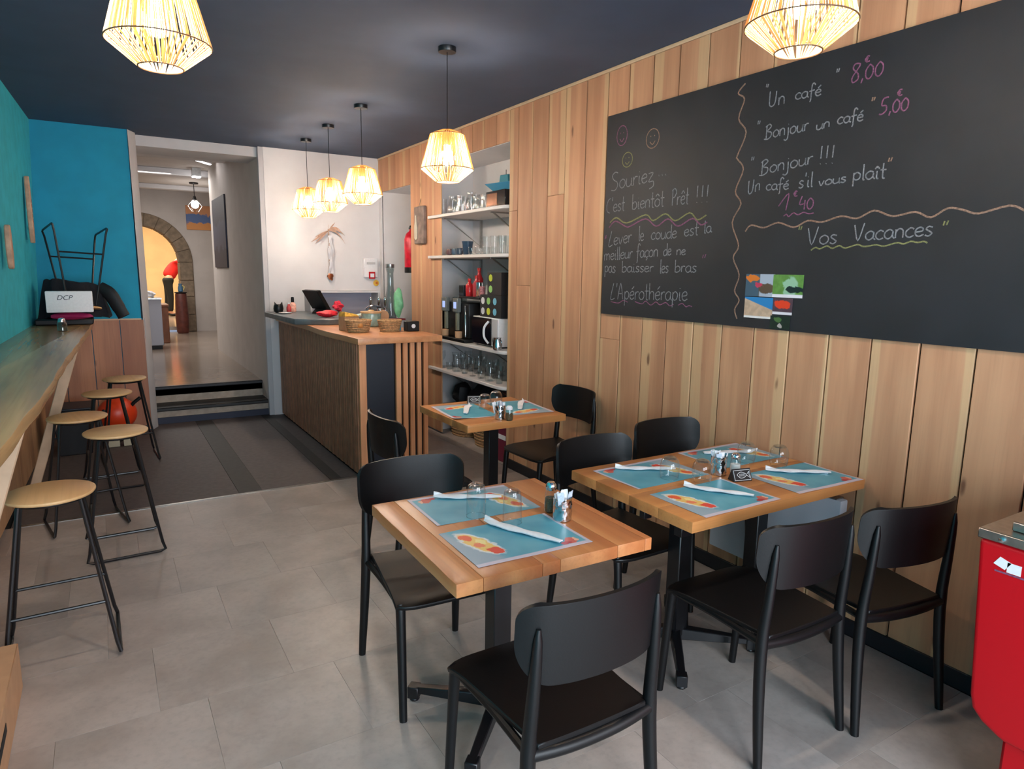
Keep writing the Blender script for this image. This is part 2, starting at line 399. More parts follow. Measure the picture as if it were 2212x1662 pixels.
# hall back wall with the stone arch
Y = 14.95; ax, az, ri, ro = .65, 1.73, .69, .92
pts = [(ax+ro*math.cos(t*PI/24), az+ro*math.sin(t*PI/24)) for t in range(25)]
poly = [(3.0, .3), (3.0, 3.15), (-2.5, 3.15), (-2.5, .3), (ax-ro, .3)]+pts[::-1]+[(ax+ro, .3)]
hb = struct('wall_hall_back', MB().prism(poly, Y, Y+.5, 'y'), 'hallwall')
stm = mat('arch_stone', (130, 114, 96), .9, var=.2, scale=12, bmp=.5, rnd=.14)
for k in range(11):
    a0, a1 = k*PI/11+.006, (k+1)*PI/11-.006
    q = [(ax+ri*math.cos(a0), az+ri*math.sin(a0)), (ax+ro*math.cos(a0), az+ro*math.sin(a0)), (ax+ro*math.cos((a0+a1)/2), az+ro*math.sin((a0+a1)/2)), (ax+ro*math.cos(a1), az+ro*math.sin(a1)), (ax+ri*math.cos(a1), az+ri*math.sin(a1)), (ax+ri*math.cos((a0+a1)/2), az+ri*math.sin((a0+a1)/2))]
    MB().prism(q, Y-.04, Y+.45, 'y').build('stone', stm, hb, bevel=.003)
mr = [(ax+(ri+.012)*math.cos(t*PI/24), az+(ri+.012)*math.sin(t*PI/24)) for t in range(25)]
MB().prism([(ax+ro+.01, .35)]+[(ax+(ro+.01)*math.cos(t*PI/24), az+(ro+.01)*math.sin(t*PI/24)) for t in range(25)]+[(ax-ro-.01, .35), (ax-ri-.012, .35)]+mr[::-1]+[(ax+ri+.012, .35)], Y-.02, Y+.44, 'y').build('mortar', stm, hb)
for sx in (1, -1):
    z = .35
    for h in (.34, .36, .32, .35):
        x0, x1 = sorted((ax+sx*ri, ax+sx*ro)); MB().box(x0, x1, Y-.04, Y+.45, z+.004, z+h-.004).build('stone', stm, hb, org=(x0, Y, z), bevel=.008); z += h
# warm room beyond
struct('wall_far_room', MB().box(-3, 5, 21.4, 21.5, .4, 4).box(-3.1, -3, 15.4, 21.5, .4, 4).box(5, 5.1, 15.4, 21.5, .4, 4).box(-3, 5, 21.36, 21.4, .45, 1.55), 'cream')
struct('ceiling_far_room', MB().box(-3, 5, 15.4, 21.5, 3.6, 3.7), 'cream')
# front wall behind the camera, with shop window and door openings
struct('wall_front', MB().box(-1.1, -.45, YF-.1, YF, 0, CZ).box(.65, .85, YF-.1, YF, 0, CZ).box(2.65, 3.0, YF-.1, YF, 0, CZ).box(-.45, .65, YF-.1, YF, 2.4, CZ).box(.85, 2.65, YF-.1, YF, 2.45, CZ).box(.85, 2.65, YF-.1, YF, 0, .45), 'greywall')
# right wall: masonry with niche and side opening, clad in planks
W2 = 2.84; NY0, NY1, NZ = 4.70, 6.15, 2.64; OY0, OY1, OZ = 6.70, 7.56, 2.51
rw = struct('wall_right', MB().box(W2, W2+.5, YF, NY0, 0, CZ).box(W2, W2+.5, NY0, NY1, NZ, CZ).box(W2, W2+.5, NY1, OY0, 0, CZ).box(W2, W2+.5, OY0, OY1, OZ, CZ).box(W2, W2+.5, OY1, 7.65, 0, CZ).box(W2+.42, W2+.5, NY0, NY1, 0, NZ).box(W2+.45, W2+.5, OY0, OY1, 0, OZ), 'white')
struct('trim_5', MB().box(W2-.01, W2-.002, YF, NY0-.01, .05, CZ-.005).box(W2-.01, W2-.002, NY0-.01, 7.64, NZ+.03, CZ-.005).box(W2-.01, W2-.002, NY1+.01, OY0-.01, .05, NZ+.03), 'gap')
js = [NY0-.005, 4.565, 4.36, 4.155, 3.945, 3.715, 3.493, 3.295, 3.085, 2.878, 2.668, 2.462, 2.255, 2.05, 1.842, 1.640, 1.438, 1.232, 1.02, .80, .59, .38, .17, -.04, -.25, -.46, -.67, -.88, -1.09, -1.30, -1.51, -1.75]
splits = {3: 2.17, 1: 1.52, 0: 2.10, 6: 1.2, 10: 2.3}
for i in range(len(js)-1):
    a, b = js[i+1], js[i]; g = .0036; zs = [.07, 2.868]
    if i in splits: zs = [.07, splits[i], 2.868]
    for z0, z1 in zip(zs, zs[1:]):
        d = rng.uniform(0, .004)
        MB().box(WX-d, W2-.012, a+g, b-g, z0+.0006, z1-.0006).build('plank', 'plank', rw, org=(WX, (a+b)/2, (z0+z1)/2), bevel=.0022)
y = NY0-.005
while y < 7.60:   # above the openings
    b = min(y+.21, 7.645)
    if not (b > NY1+.01 and y < OY0-.02): z0 = (NZ if y < 6.1 else OZ)
    else: z0 = .02
    if y > 6.05 and y < 6.2: b = NY1+.004; z0 = NZ
    if abs(y-(NY1+.004)) < .01: b = 6.42; z0 = .02
    if abs(y-6.42) < .01: b = OY0; z0 = .02
    if y >= OY0-.01: z0 = OZ
    MB().box(WX, W2-.012, y+.003, b-.003, z0, 2.868).build('plank', 'plank', rw, org=(WX, (y+b)/2, (z0+2.868)/2), bevel=.002)
    y = b
MB().box(WX+.004, W2-.012, OY1+.003, 7.645, .02, OZ-.003).build('plank', 'white', rw, org=(WX, 7.6, 1.2))
for a, b in ((OY1, 7.62),): pass
struct('trim_6', MB().box(WX-.006, W2-.012, YF, 7.645, 2.869, CZ-.001), mat('pale_cover_strip', (206, 176, 142), .6, var=.06, scale=10), bevel=.002)
struct('baseboard_right', MB().box(WX-.012, W2-.012, YF, NY0-.01, 0, .078), 'skirt', bevel=.002)
# ------------------------------------------------------------ chalkboard
bd = MB().box(2.797, WX-.0045, 0.45, 3.466, 1.362, 2.597).build('chalkboard', 'board', org=(2.8, 2.0, 2.0))
tag(bd, 'long black chalkboard with chalk writing on the plank wall', 'chalkboard')
G = {
'a': (.5, [[(.42, .42), (.25, .5), (.06, .36), (.05, .14), (.2, .0), (.38, .12), (.43, .42), (.42, .12), (.52, .0)]]),
'b': (.48, [[(.05, 1.), (.05, .1), (.07, .02), (.25, .0), (.42, .15), (.4, .38), (.25, .48), (.08, .38)]]),
'c': (.42, [[(.4, .42), (.25, .5), (.06, .34), (.06, .12), (.22, .0), (.4, .08)]]),
'd': (.5, [[(.42, .42), (.25, .48), (.06, .34), (.06, .12), (.2, .0), (.4, .12), (.44, .45), (.44, 1.), (.44, .1), (.5, .0)]]),
'e': (.44, [[(.06, .25), (.36, .3), (.36, .45), (.22, .5), (.06, .36), (.07, .12), (.22, .0), (.42, .1)]]),
'f': (.4, [[(.42, .9), (.3, 1.05), (.2, .9), (.18, .3), (.16, -.25), (.1, -.38)], [(.04, .45), (.38, .5)]]),
'g': (.5, [[(.42, .42), (.2, .5), (.05, .25), (.22, .02), (.42, .2), (.44, .45), (.42, -.2), (.2, -.38), (.05, -.25)]]),
'h': (.5, [[(.06, 1.), (.06, .0)], [(.06, .3), (.22, .5), (.4, .42), (.42, .0)]]),
'i': (.24, [[(.1, .48), (.1, .06), (.2, .0)], [(.1, .68), (.12, .7)]]),
'j': (.3, [[(.18, .48), (.18, -.2), (.05, -.38), (-.1, -.3)], [(.18, .68), (.2, .7)]]),
'l': (.2, [[(.1, 1.), (.1, .06), (.18, .0)]]),
'm': (.7, [[(.05, .48), (.05, .0)], [(.05, .3), (.16, .5), (.3, .42), (.31, .0)], [(.31, .3), (.44, .5), (.58, .42), (.6, .0)]]),
'n': (.48, [[(.05, .48), (.06, .0)], [(.06, .3), (.2, .5), (.38, .42), (.4, .0)]]),
'o': (.48, [[(.25, .5), (.06, .36), (.06, .12), (.24, .0), (.42, .14), (.42, .38), (.25, .5)]]),
'p': (.48, [[(.08, .48), (.07, -.4)], [(.08, .36), (.25, .5), (.42, .36), (.38, .1), (.2, .02), (.08, .14)]]),
'r': (.36, [[(.07, .48), (.07, .0)], [(.07, .28), (.18, .46), (.34, .46)]]),
's': (.38, [[(.34, .44), (.18, .5), (.08, .38), (.2, .26), (.33, .14), (.2, .0), (.04, .06)]]),
't': (.34, [[(.16, .95), (.16, .08), (.28, .0)], [(.03, .52), (.32, .52)]]),
'u': (.5, [[(.06, .48), (.06, .12), (.2, .0), (.38, .12), (.42, .48), (.42, .1), (.5, .0)]]),
'v': (.44, [[(.05, .48), (.2, .0), (.38, .48)]]),
'x': (.4, [[(.05, .48), (.36, .0)], [(.36, .48), (.05, .0)]]),
'z': (.44, [[(.06, .46), (.36, .46), (.08, .04), (.38, .0), (.4, -.25), (.15, -.38)]]),
'S': (.62, [[(.5, .92), (.3, 1.), (.08, .82), (.2, .58), (.45, .4), (.5, .15), (.3, -.05), (.03, -.02)]]),
'C': (.5, [[(.42, .95), (.2, .85), (.05, .5), (.1, .1), (.35, -.05)]]),
'B': (.6, [[(.12, .95), (.1, .0)], [(.02, .85), (.3, 1.), (.45, .82), (.16, .52), (.46, .4), (.45, .1), (.2, -.05), (-.05, -.02)]]),
'P': (.5, [[(.1, .95), (.1, .0)], [(.05, .9), (.3, 1.), (.45, .78), (.3, .5), (.12, .48)]]),
'L': (.5, [[(.3, 1.), (.05, .0), (.42, .05)]]),
'A': (.6, [[(.05, .0), (.28, 1.), (.5, .0)], [(.12, .35), (.45, .35)]]),
'U': (.62, [[(.05, 1.), (.05, .2), (.22, .0), (.42, .2), (.48, .95)]]),
'V': (.6, [[(.03, .95), (.25, .0), (.52, 1.)]]),
'T': (.5, [[(.0, .95), (.5, 1.)], [(.25, .97), (.25, .0)]]),
'"': (.3, [[(.05, .3), (.1, .9)], [(.2, .3), (.28, .9)]]),
"'": (.16, [[(.08, .75), (.1, 1.)]]),
'.': (.3, [[(.1, .0), (.13, .04)]]), ',': (.2, [[(.12, .1), (.05, -.15)]]),
'!': (.34, [[(.15, 1.05), (.13, .35)], [(.13, .02), (.15, .05)]]),
'0': (.5, [[(.25, .75), (.07, .5), (.08, .15), (.25, .0), (.42, .2), (.42, .55), (.25, .75)]]),
'1': (.4, [[(.0, .3), (.32, 1.), (.26, .0)]]),
'4': (.5, [[(.2, .95), (.06, .4), (.4, .42)], [(.4, .65), (.38, .0)]]),
'5': (.55, [[(.5, .98), (.2, .92), (.12, .55), (.38, .5), (.42, .2), (.2, .0), (.0, .02)]]),
'8': (.55, [[(.45, .95), (.2, .98), (.12, .75), (.4, .4), (.4, .1), (.15, .0), (.1, .3), (.45, .8), (.45, .95)]]),
'€': (.7, [[(.6, .9), (.3, .95), (.1, .5), (.3, .1), (.65, .1)], [(.0, .6), (.45, .65)], [(.0, .4), (.4, .42)]]),
}
ACC = {'é': ('e', [[(.2, .62), (.38, .8)]]), 'ê': ('e', [[(.08, .64), (.22, .8), (.36, .64)]]), 'ô': ('o', [[(.1, .64), (.24, .8), (.38, .64)]]), 'î': ('i', [[(.0, .62), (.1, .76), (.22, .62)]]), 'ç': ('c', [[(.22, .0), (.28, -.12), (.16, -.22)]])}
def chalk(strokes, m, r=.0032):
    mb = MB()
    for st in strokes:
        P = cat([(0, y, z) for y, z in st], 4) if len(st) > 2 else [Vector((0, y, z)) for y, z in st]
        mb.tube([(2.7962, p.y, p.z) for p in P], r, 5)
    o = mb.build('chalk_writing', m, org=(2.7962, strokes[0][0][0], strokes[0][0][1])); o.scale = (.25, 1, 1)
    o.parent = bd; o.matrix_parent_inverse = Matrix.Translation(bd.location).inverted(); return o
def word(t, y0, z0, y1, z1, h, m='chalkw', r=.0032):
    gl = [(ACC[c] if c in ACC else (c, [])) for c in t]; W = sum(G[c][0] for c, _ in gl); out = []; x = 0
    k = (y0-y1)/W
    H = h*1.18 if any(c in 'bdfhjklptgSCBPLAUV0123456789!"' or c in 'êôéç' for c in t) and len(t) > 1 or t in '148"€' else h
    if t == '"': H = h*1.6
    for c, ex in gl:
        for st in G[c][1]+ex:
            out.append([(y0-(x+px)*k, z0+(z1-z0)*(x+px)/W+pz*H*.95+rng.uniform(-.0008, .0008)) for px, pz in st])
        x += G[c][0]
    return chalk(out, m, r)
WORDS = [('"', 2.278, 2.509, 2.262, 2.505, 0.017), ('Un', 2.254, 2.421, 2.161, 2.419, 0.063), ('café', 2.11, 2.427, 1.975, 2.419, 0.048), ('"', 1.912, 2.492, 1.896, 2.492, 0.016), ('8,00', 1.842, 2.439, 1.696, 2.441, 0.067), ('€', 1.784, 2.506, 1.76, 2.508, 0.022), ('"', 2.312, 2.345, 2.295, 2.344, 0.018), ('Bonjour', 2.262, 2.277, 2.024, 2.278, 0.057), ('un', 1.988, 2.272, 1.918, 2.276, 0.048), ('café', 1.886, 2.281, 1.765, 2.275, 0.046), ('"', 1.738, 2.34, 1.722, 2.34, 0.015), ('5,00', 1.699, 2.286, 1.578, 2.282, 0.058), ('€', 1.631, 2.343, 1.609, 2.344, 0.022), ('"', 2.335, 2.178, 2.316, 2.178, 0.018), ('Bonjour', 2.274, 2.11, 1.988, 2.128, 0.06), ('!!!', 1.961, 2.119, 1.875, 2.114, 0.068), ('Un', 2.341, 2.023, 2.267, 2.039, 0.058), ('café', 2.234, 2.034, 2.104, 2.026, 0.047), ("s'il", 2.054, 2.025, 1.978, 2.028, 0.058), ('vous', 1.952, 2.025, 1.817, 2.03, 0.048), ('plaît', 1.791, 2.033, 1.642, 2.028, 0.057), ('"', 1.642, 2.083, 1.623, 2.084, 0.017), ('1', 2.153, 1.929, 2.089, 1.929, 0.069), ('€', 2.075, 1.989, 2.053, 1.99, 0.022), ('40', 2.044, 1.926, 1.963, 1.927, 0.059), ('"', 2.035, 1.829, 2.015, 1.828, 0.018), ('Vos', 1.985, 1.766, 1.833, 1.768, 0.07), ('Vacances', 1.76, 1.776, 1.431, 1.787, 0.064), ('"', 1.4, 1.815, 1.378, 1.818, 0.018), ('Souriez', 3.412, 2.143, 3.022, 2.159, 0.093), ('...', 2.993, 2.185, 2.911, 2.183, 0.026), ("C'est", 3.464, 2.007, 3.27, 2.01, 0.08), ('bientôt', 3.206, 2.011, 2.928, 2.011, 0.08), ('Prêt', 2.872, 2.009, 2.737, 2.009, 0.081), ('!!!', 2.693, 2.008, 2.584, 2.004, 0.078), ('"', 3.468, 1.83, 3.44, 1.835, 0.024), ('Lever', 3.419, 1.796, 3.193, 1.816, 0.08), ('le', 3.135, 1.825, 3.086, 1.819, 0.076), ('coude', 3.026, 1.824, 2.815, 1.827, 0.069), ('est', 2.762, 1.833, 2.652, 1.839, 0.065), ('la', 2.617, 1.846, 2.56, 1.847, 0.058), ('meilleur', 3.47, 1.706, 3.179, 1.72, 0.069), ('façon', 3.149, 1.72, 2.957, 1.726, 0.071), ('de', 2.916, 1.727, 2.851, 1.733, 0.063), ('ne', 2.811, 1.732, 2.74, 1.731, 0.061), ('pas', 3.461, 1.632, 3.335, 1.628, 0.07), ('baisser', 3.277, 1.633, 2.989, 1.635, 0.061), ('les', 2.938, 1.63, 2.866, 1.632, 0.069), ('bras', 2.818, 1.636, 2.65, 1.635, 0.062), ('"', 2.618, 1.702, 2.589, 1.707, 0.02), ("L'Apérothérapie", 3.38, 1.461, 2.706, 1.478, 0.089)]
W_vdiv = [(2.402, 2.561), (2.443, 2.524), (2.401, 2.488), (2.429, 2.4), (2.377, 2.327), (2.422, 2.221), (2.421, 2.205), (2.378, 2.149), (2.419, 2.046), (2.378, 1.981), (2.426, 1.89), (2.375, 1.773), (2.404, 1.712), (2.358, 1.624), (2.381, 1.545), (2.347, 1.497), (2.372, 1.448), (2.353, 1.401)]
W_hdiv = [(2.339, 1.842), (2.305, 1.871), (2.229, 1.855), (2.148, 1.875), (2.059, 1.849), (1.989, 1.875), (1.915, 1.865), (1.825, 1.885), (1.751, 1.871), (1.677, 1.899), (1.598, 1.871), (1.508, 1.882), (1.446, 1.857), (1.386, 1.888), (1.33, 1.877), (1.277, 1.861), (1.18, 1.882), (1.13, 1.861)]
W_green = [(3.409, 1.943), (3.347, 1.97), (3.248, 1.932), (3.08, 1.971), (3.014, 1.933), (2.913, 1.966), (2.833, 1.922), (2.726, 1.959), (2.666, 1.918), (2.605, 1.939)]
W_pink = [(3.416, 1.912), (3.355, 1.949), (3.255, 1.911), (3.212, 1.911), (3.078, 1.947), (2.984, 1.899), (2.892, 1.936), (2.809, 1.891), (2.703, 1.927), (2.64, 1.89), (2.595, 1.902)]
W_u1 = [(3.37, 1.444), (3.296, 1.438), (3.252, 1.456), (3.208, 1.448)]
W_u2 = [(3.14, 1.454), (3.076, 1.443), (3.045, 1.461), (2.999, 1.439), (2.957, 1.46), (2.921, 1.445), (2.876, 1.46), (2.841, 1.443), (2.812, 1.453)]
W_u3 = [(2.775, 1.449), (2.744, 1.461), (2.714, 1.444), (2.693, 1.451), (2.669, 1.447)]
W_vu = [(1.959, 1.741), (1.936, 1.753), (1.915, 1.746), (1.881, 1.758), (1.853, 1.747), (1.821, 1.758), (1.792, 1.747), (1.738, 1.76), (1.706, 1.751), (1.656, 1.757), (1.62, 1.751), (1.569, 1.763), (1.54, 1.758), (1.512, 1.767), (1.486, 1.762), (1.461, 1.765), (1.448, 1.759)]
W_pu = [(2.12, 1.904), (2.105, 1.911), (2.092, 1.9), (2.068, 1.915), (2.042, 1.905), (2.014, 1.914), (1.987, 1.906), (1.961, 1.908)]
pinks = {'8,00', '5,00', '€', '1', '40'}
for i, (t, a, b, c, d, h) in enumerate(WORDS):
    a -= .014 if a > 3.44 else 0
    m = 'chalkp' if t in pinks or (t == '"' and c > 2.58) or (t == '"' and 2.6 < a < 2.7) else 'chalky' if t == '"' and b < 1.85 else 'chalko' if t == '"' and (a < 1.75) else 'chalkw'
    word(t, a, b, c, d, h*(1.6 if t == '...' else 1), m, .0062 if t == '...' else .0032)
chalk([W_vdiv], 'chalko', .0042); chalk([W_hdiv], 'chalko', .0042); chalk([W_green], 'chalky', .0045); chalk([W_pink], 'chalkp', .0045)
chalk([W_u1, W_u2, W_u3], 'chalkp', .003); chalk([W_vu], 'chalky', .0035); chalk([W_pu], 'chalkp', .003)
for cy, cz, ry, rz, m in ((3.325, 2.46, .048, .058, 'chalkp'), (3.051, 2.401, .054, .054, 'chalko'), (3.266, 2.31, .046, .043, 'chalky')):
    st = [[(cy+ry*math.cos(t*PI/6), cz+rz*math.sin(t*PI/6)) for t in range(13)]]
    st += [[(cy+.4*ry, cz-.3*rz), (cy, cz-.62*rz), (cy-.4*ry, cz-.3*rz)], [(cy+.3*ry, cz+.2*rz), (cy+.3*ry, cz+.32*rz)], [(cy-.3*ry, cz+.2*rz), (cy-.3*ry, cz+.32*rz)]]
    chalk(st, m, .0028)
# postcards
def postcard_mat(n, fields, base):
    m, nt, b = newmat(n); tc = nd(nt, 'ShaderNodeTexCoord'); sp = nd(nt, 'ShaderNodeSeparateXYZ'); nt.links.new(tc.outputs['Generated'], sp.inputs[0])
    nz = noise(nt, tc.outputs['Object'], 38, 3); u0 = mth(nt, 'SUBTRACT', 1., sp.outputs[1]); v0 = sp.outputs[2]
    w_ = mth(nt, 'MULTIPLY_ADD', nz, .3, -.15); u = mth(nt, 'ADD', u0, w_); v = mth(nt, 'SUBTRACT', v0, w_)
    col = mixc(nt, sstep(nt, nz, .35, .65), tuple(x*.8 for x in lin(base)), lin(base))
    for k in fields:
        if k[0] == 'blob':
            _, cu, cv, ru, rv, c = k
            du = mth(nt, 'DIVIDE', mth(nt, 'SUBTRACT', u, cu), ru); dv = mth(nt, 'DIVIDE', mth(nt, 'SUBTRACT', v, cv), rv)
            d = mth(nt, 'ADD', mth(nt, 'MULTIPLY', du, du), mth(nt, 'MULTIPLY', dv, dv)); f = mth(nt, 'SUBTRACT', 1., sstep(nt, d, .7, 1.1))
        elif k[0] == 'half':   # a*u+b*v > c
            _, a, bb, cc, c = k; d = mth(nt, 'ADD', mth(nt, 'MULTIPLY', u0, a), mth(nt, 'MULTIPLY', v0, bb)); f = sstep(nt, d, cc-.02, cc+.02)
        col = mixc(nt, f, col, lin(c))
    nt.links.new(col, b.inputs['Base Color']); b.inputs['Roughness'].default_value = .35; return m
pc = [('postcard of a flower, mountains and lakes, top left of the chalkboard cards', (2.312, 1.630, 2.141, 1.520), [('blob', .22, .75, .2, .2, (226, 140, 40)), ('half', 1, .0, .5, (170, 180, 196)), ('blob', .75, .35, .3, .25, (96, 76, 60)), ('half', -1, -.0, -.47, (70, 92, 110)), ('blob', .25, .8, .22, .18, (220, 120, 40)), ('blob', .48, .5, .14, .12, (200, 60, 90))], (90, 90, 84)),
      ('green leaf postcard with a white lower margin on the chalkboard', (2.149, 1.629, 1.983, 1.520), [('blob', .6, .45, .25, .5, (150, 190, 160)), ('blob', .75, .35, .3, .16, (24, 40, 40)), ('half', 0, -1, -.14, (232, 226, 232))], (104, 150, 70)),
      ('beach postcard with blue sea and sand on the chalkboard', (2.310, 1.516, 2.142, 1.412), [('half', .5, 1, .93, (50, 130, 190)), ('half', 0, -1, -.1, (232, 228, 226))], (206, 176, 150)),
      ('red flower postcard on the chalkboard', (2.140, 1.516, 2.032, 1.438), [('blob', .5, .62, .42, .28, (226, 66, 34)), ('half', 0, -1, -.16, (230, 224, 230))], (90, 66, 76)),
      ('dark green undergrowth postcard, lowest on the chalkboard', (2.149, 1.431, 2.038, 1.368), [('blob', .4, .7, .18, .2, (78, 110, 60)), ('blob', .5, .25, .1, .18, (170, 165, 160))], (36, 48, 38))]
for i, (l, (a, b, c, d), f, base) in enumerate(pc):
    o = MB().box(2.7952-.0001*i, 2.7968, c, a, d, b).build('postcard', postcard_mat('card_print_%d' % i, f, base), org=(2.796, (a+c)/2, (b+d)/2)); tag(o, l, 'postcard', 'postcards stuck on the chalkboard')
# ------------------------------------------------------------ chairs
def chair(label):
    t = thing('dining_chair', label, 'chair', group='black plastic dining chairs')
    def seat(u, v):
        s = 2*u-1; hw = .178+.04*v; yf = .25-.03*abs(s)**6; y = -.222+(yf+.222)*v
        return (s*hw, y, .448-.010*(1-s*s)*math.sin(PI*min(1, v+.1))-.018*v**9+.004*abs(s)**4*(1-v))
    MB().sheet(seat, 14, 14, .016).build('seat', 'black', t, bevel=.003)
    def back(u, v):
        s = 2*u-1; v = .5-.5*math.cos(PI*v); h = .222; d = v*h; W_ = .230
        if d > h-.045: q = (d-h+.045)/.045; W_ -= .045*(1-math.sqrt(max(0, 1-q*q)))
        if d < .12: q = (.12-d)/.12; W_ -= .085*(1-math.sqrt(max(0, 1-q*q)))
        x = s*W_; k = x/.230
        return (x, -.252+.048*k*k+.026*k**6-.016*v, .622+d-.004*k*k)
    MB().sheet(back, 24, 22, .012).build('backrest', 'black', t, bevel=.003)
    for sx in (-1, 1):
        MB().tube(cat([(sx*.196, .205, .436), (sx*.197, .215, .38), (sx*.203, .245, .0)], 4), [.019, .0185, .018, .018, .0175, .017, .016, .015, .0145], 10).build('leg', 'black', t)
        MB().tube(cat([(sx*.216, -.248, .0), (sx*.207, -.222, .25), (sx*.200, -.212, .44), (sx*.195, -.222, .60), (sx*.190, -.232, .78)], 4), [.0145, .0155, .017, .018, .019, .0195, .020, .020, .0205, .019, .0185, .018, .017, .016, .0145, .012, .006], 10).build('leg', 'black', t)
        MB().tube(cat([(sx*.197, -.20, .432), (sx*.192, 0, .434), (sx*.197, .205, .430)], 4), .0125, 8).build('seat_rail', 'black', t)
    MB().tube(cat([(-.199, -.212, .432), (-.1, -.222, .425), (0, -.224, .422), (.1, -.222, .425), (.199, -.212, .432)], 4), .0185, 10).build('seat_rail', 'black', t)
    MB().tube(cat([(-.196, .212, .428), (0, .226, .426), (.196, .212, .428)], 4), .012, 8).build('seat_rail', 'black', t)
    return t
R = math.radians
c0 = chair('nearest black chair, back to the camera, tucked under the near square table')
c0.location = (1.022, 1.45, 0); c0.rotation_euler = (0, 0, R(-.5))
for x, y, rz, l in ((1.036, 2.303, 177, 'black chair facing the camera behind the near square table'),
                    (1.963, 1.49, -1.8, 'black chair, back to the camera, at the long table, left of the two there'),
                    (2.443, 1.395, -10, 'black chair, back to the camera, at the long table, beside the plank wall'),
                    (1.965, 2.24, 181, 'black chair on the far side of the long table, left of the pair'),
                    (2.545, 2.36, 178, 'black chair on the far side of the long table, next to the plank wall'),
                    (2.51, 3.62, 92, 'black chair between the small far table and the plank wall'),
                    (1.48, 3.42, -88, 'black chair on the counter side of the small far table')):
    dup(c0, (x, y, 0), R(rz), l)
# ------------------------------------------------------------ tables
def table(label, x0, x1, y0, y1, rz, planks, along, peds, loc, ped_z=.705, brackets=()):
    t = thing('dining_table', label, 'table', (loc[0], loc[1], 0), rz)
    X0, X1, Y0, Y1 = x0-loc[0], x1-loc[0], y0-loc[1], y1-loc[1]
    lo, hi = (X0, X1) if along == 'y' else (Y0, Y1); c = lo
    for f0, f1 in zip(planks, planks[1:]):
        a = lo+(hi-lo)*f0; b = lo+(hi-lo)*f1; mb = MB(); r = random.Random(round(a*1e4)+3)
        n = 14; e0, e1 = (Y0, Y1) if along == 'y' else (X0, X1)
        # long strip with slightly wavy live ends/sides
        L = []; Rr = []
        for k in range(n+1):
            s = e0+(e1-e0)*k/n
            wa = (r.uniform(-.0016, .0016) if f0 == 0 and 0 < k < n else 0); wb = (r.uniform(-.0016, .0016) if f1 == 1 and 0 < k < n else 0)
            L.append((a+.0003+wa, s)); Rr.append((b-.0003+wb, s))
        P = L+Rr[::-1]
        if along == 'x': P = [(q, p) for p, q in P][::-1]
        mb.prism(P, .707, .75)
        mb.build('table_plank', 'tab'+along, t, org=((P[0][0]+P[n][0])/2, (P[0][1]+P[n+1][1])/2, .73), bevel=.003, seg=2, ang=20)
    for px, py, a0 in peds:
        px -= loc[0]; py -= loc[1]
        MB().box(px-.036, px+.036, py-.036, py+.036, .05, .69).build('column', 'metal', t, bevel=.004)
        MB().box(px-.17, px+.17, py-.17, py+.17, .694, .706).box(px-.06, px+.06, py-.06, py+.06, .67, .695).build('mounting_plate', 'metal', t, bevel=.003)
        for k in range(4):
            an = R(a0+90*k); T = rot((px, py, 0), an)
            MB().hexa([T @ Vector(q) for q in ((.02, -.022, .03), (.345, -.017, .035), (.345, .017, .035), (.02, .022, .03), (.02, -.022, .085), (.345, -.015, .058), (.345, .015, .058), (.02, .022, .085))]).build('foot', 'metal', t, bevel=.004)
            ft = COL.objects[-1]; f = MB(); f.box(.305, .348, -.022, .022, .012, .06, T=T); f.lathe([(.016, 0), (.02, .002), (.02, .012), (.012, .014)], 10, c=tuple(T @ Vector((.326, 0, 0)))); f.build('foot_pad', 'metal', ft, bevel=.003)
    for q in brackets: MB().box(*q).build('bracket', 'metal', t, bevel=.002)
    return t
table('square wooden table nearest the camera, laid for two', .797, 1.521, 1.57, 2.312, R(-1.2), [0, .12, .40, .49, .80, .96, 1], 'y', [(1.14, 1.94, 47)], (1.15, 1.94))
table('long wooden table against the plank wall, laid for four', 1.735, 2.792, 1.592, 2.318, 0, [0, .24, .47, .76, 1], 'x', [(2.06, 1.955, 50), (2.56, 1.955, 45)], (2.26, 1.955), brackets=[(-.50, -.45, -.29, -.25, .66, .707), (-.50, -.46, -.09, -.06, .665, .707)])
table('small wooden table by the shelf niche, laid for two', 1.722, 2.42, 3.31, 3.975, R(.6), [0, .3, .62, 1], 'x', [(2.07, 3.64, 44)], (2.07, 3.64))
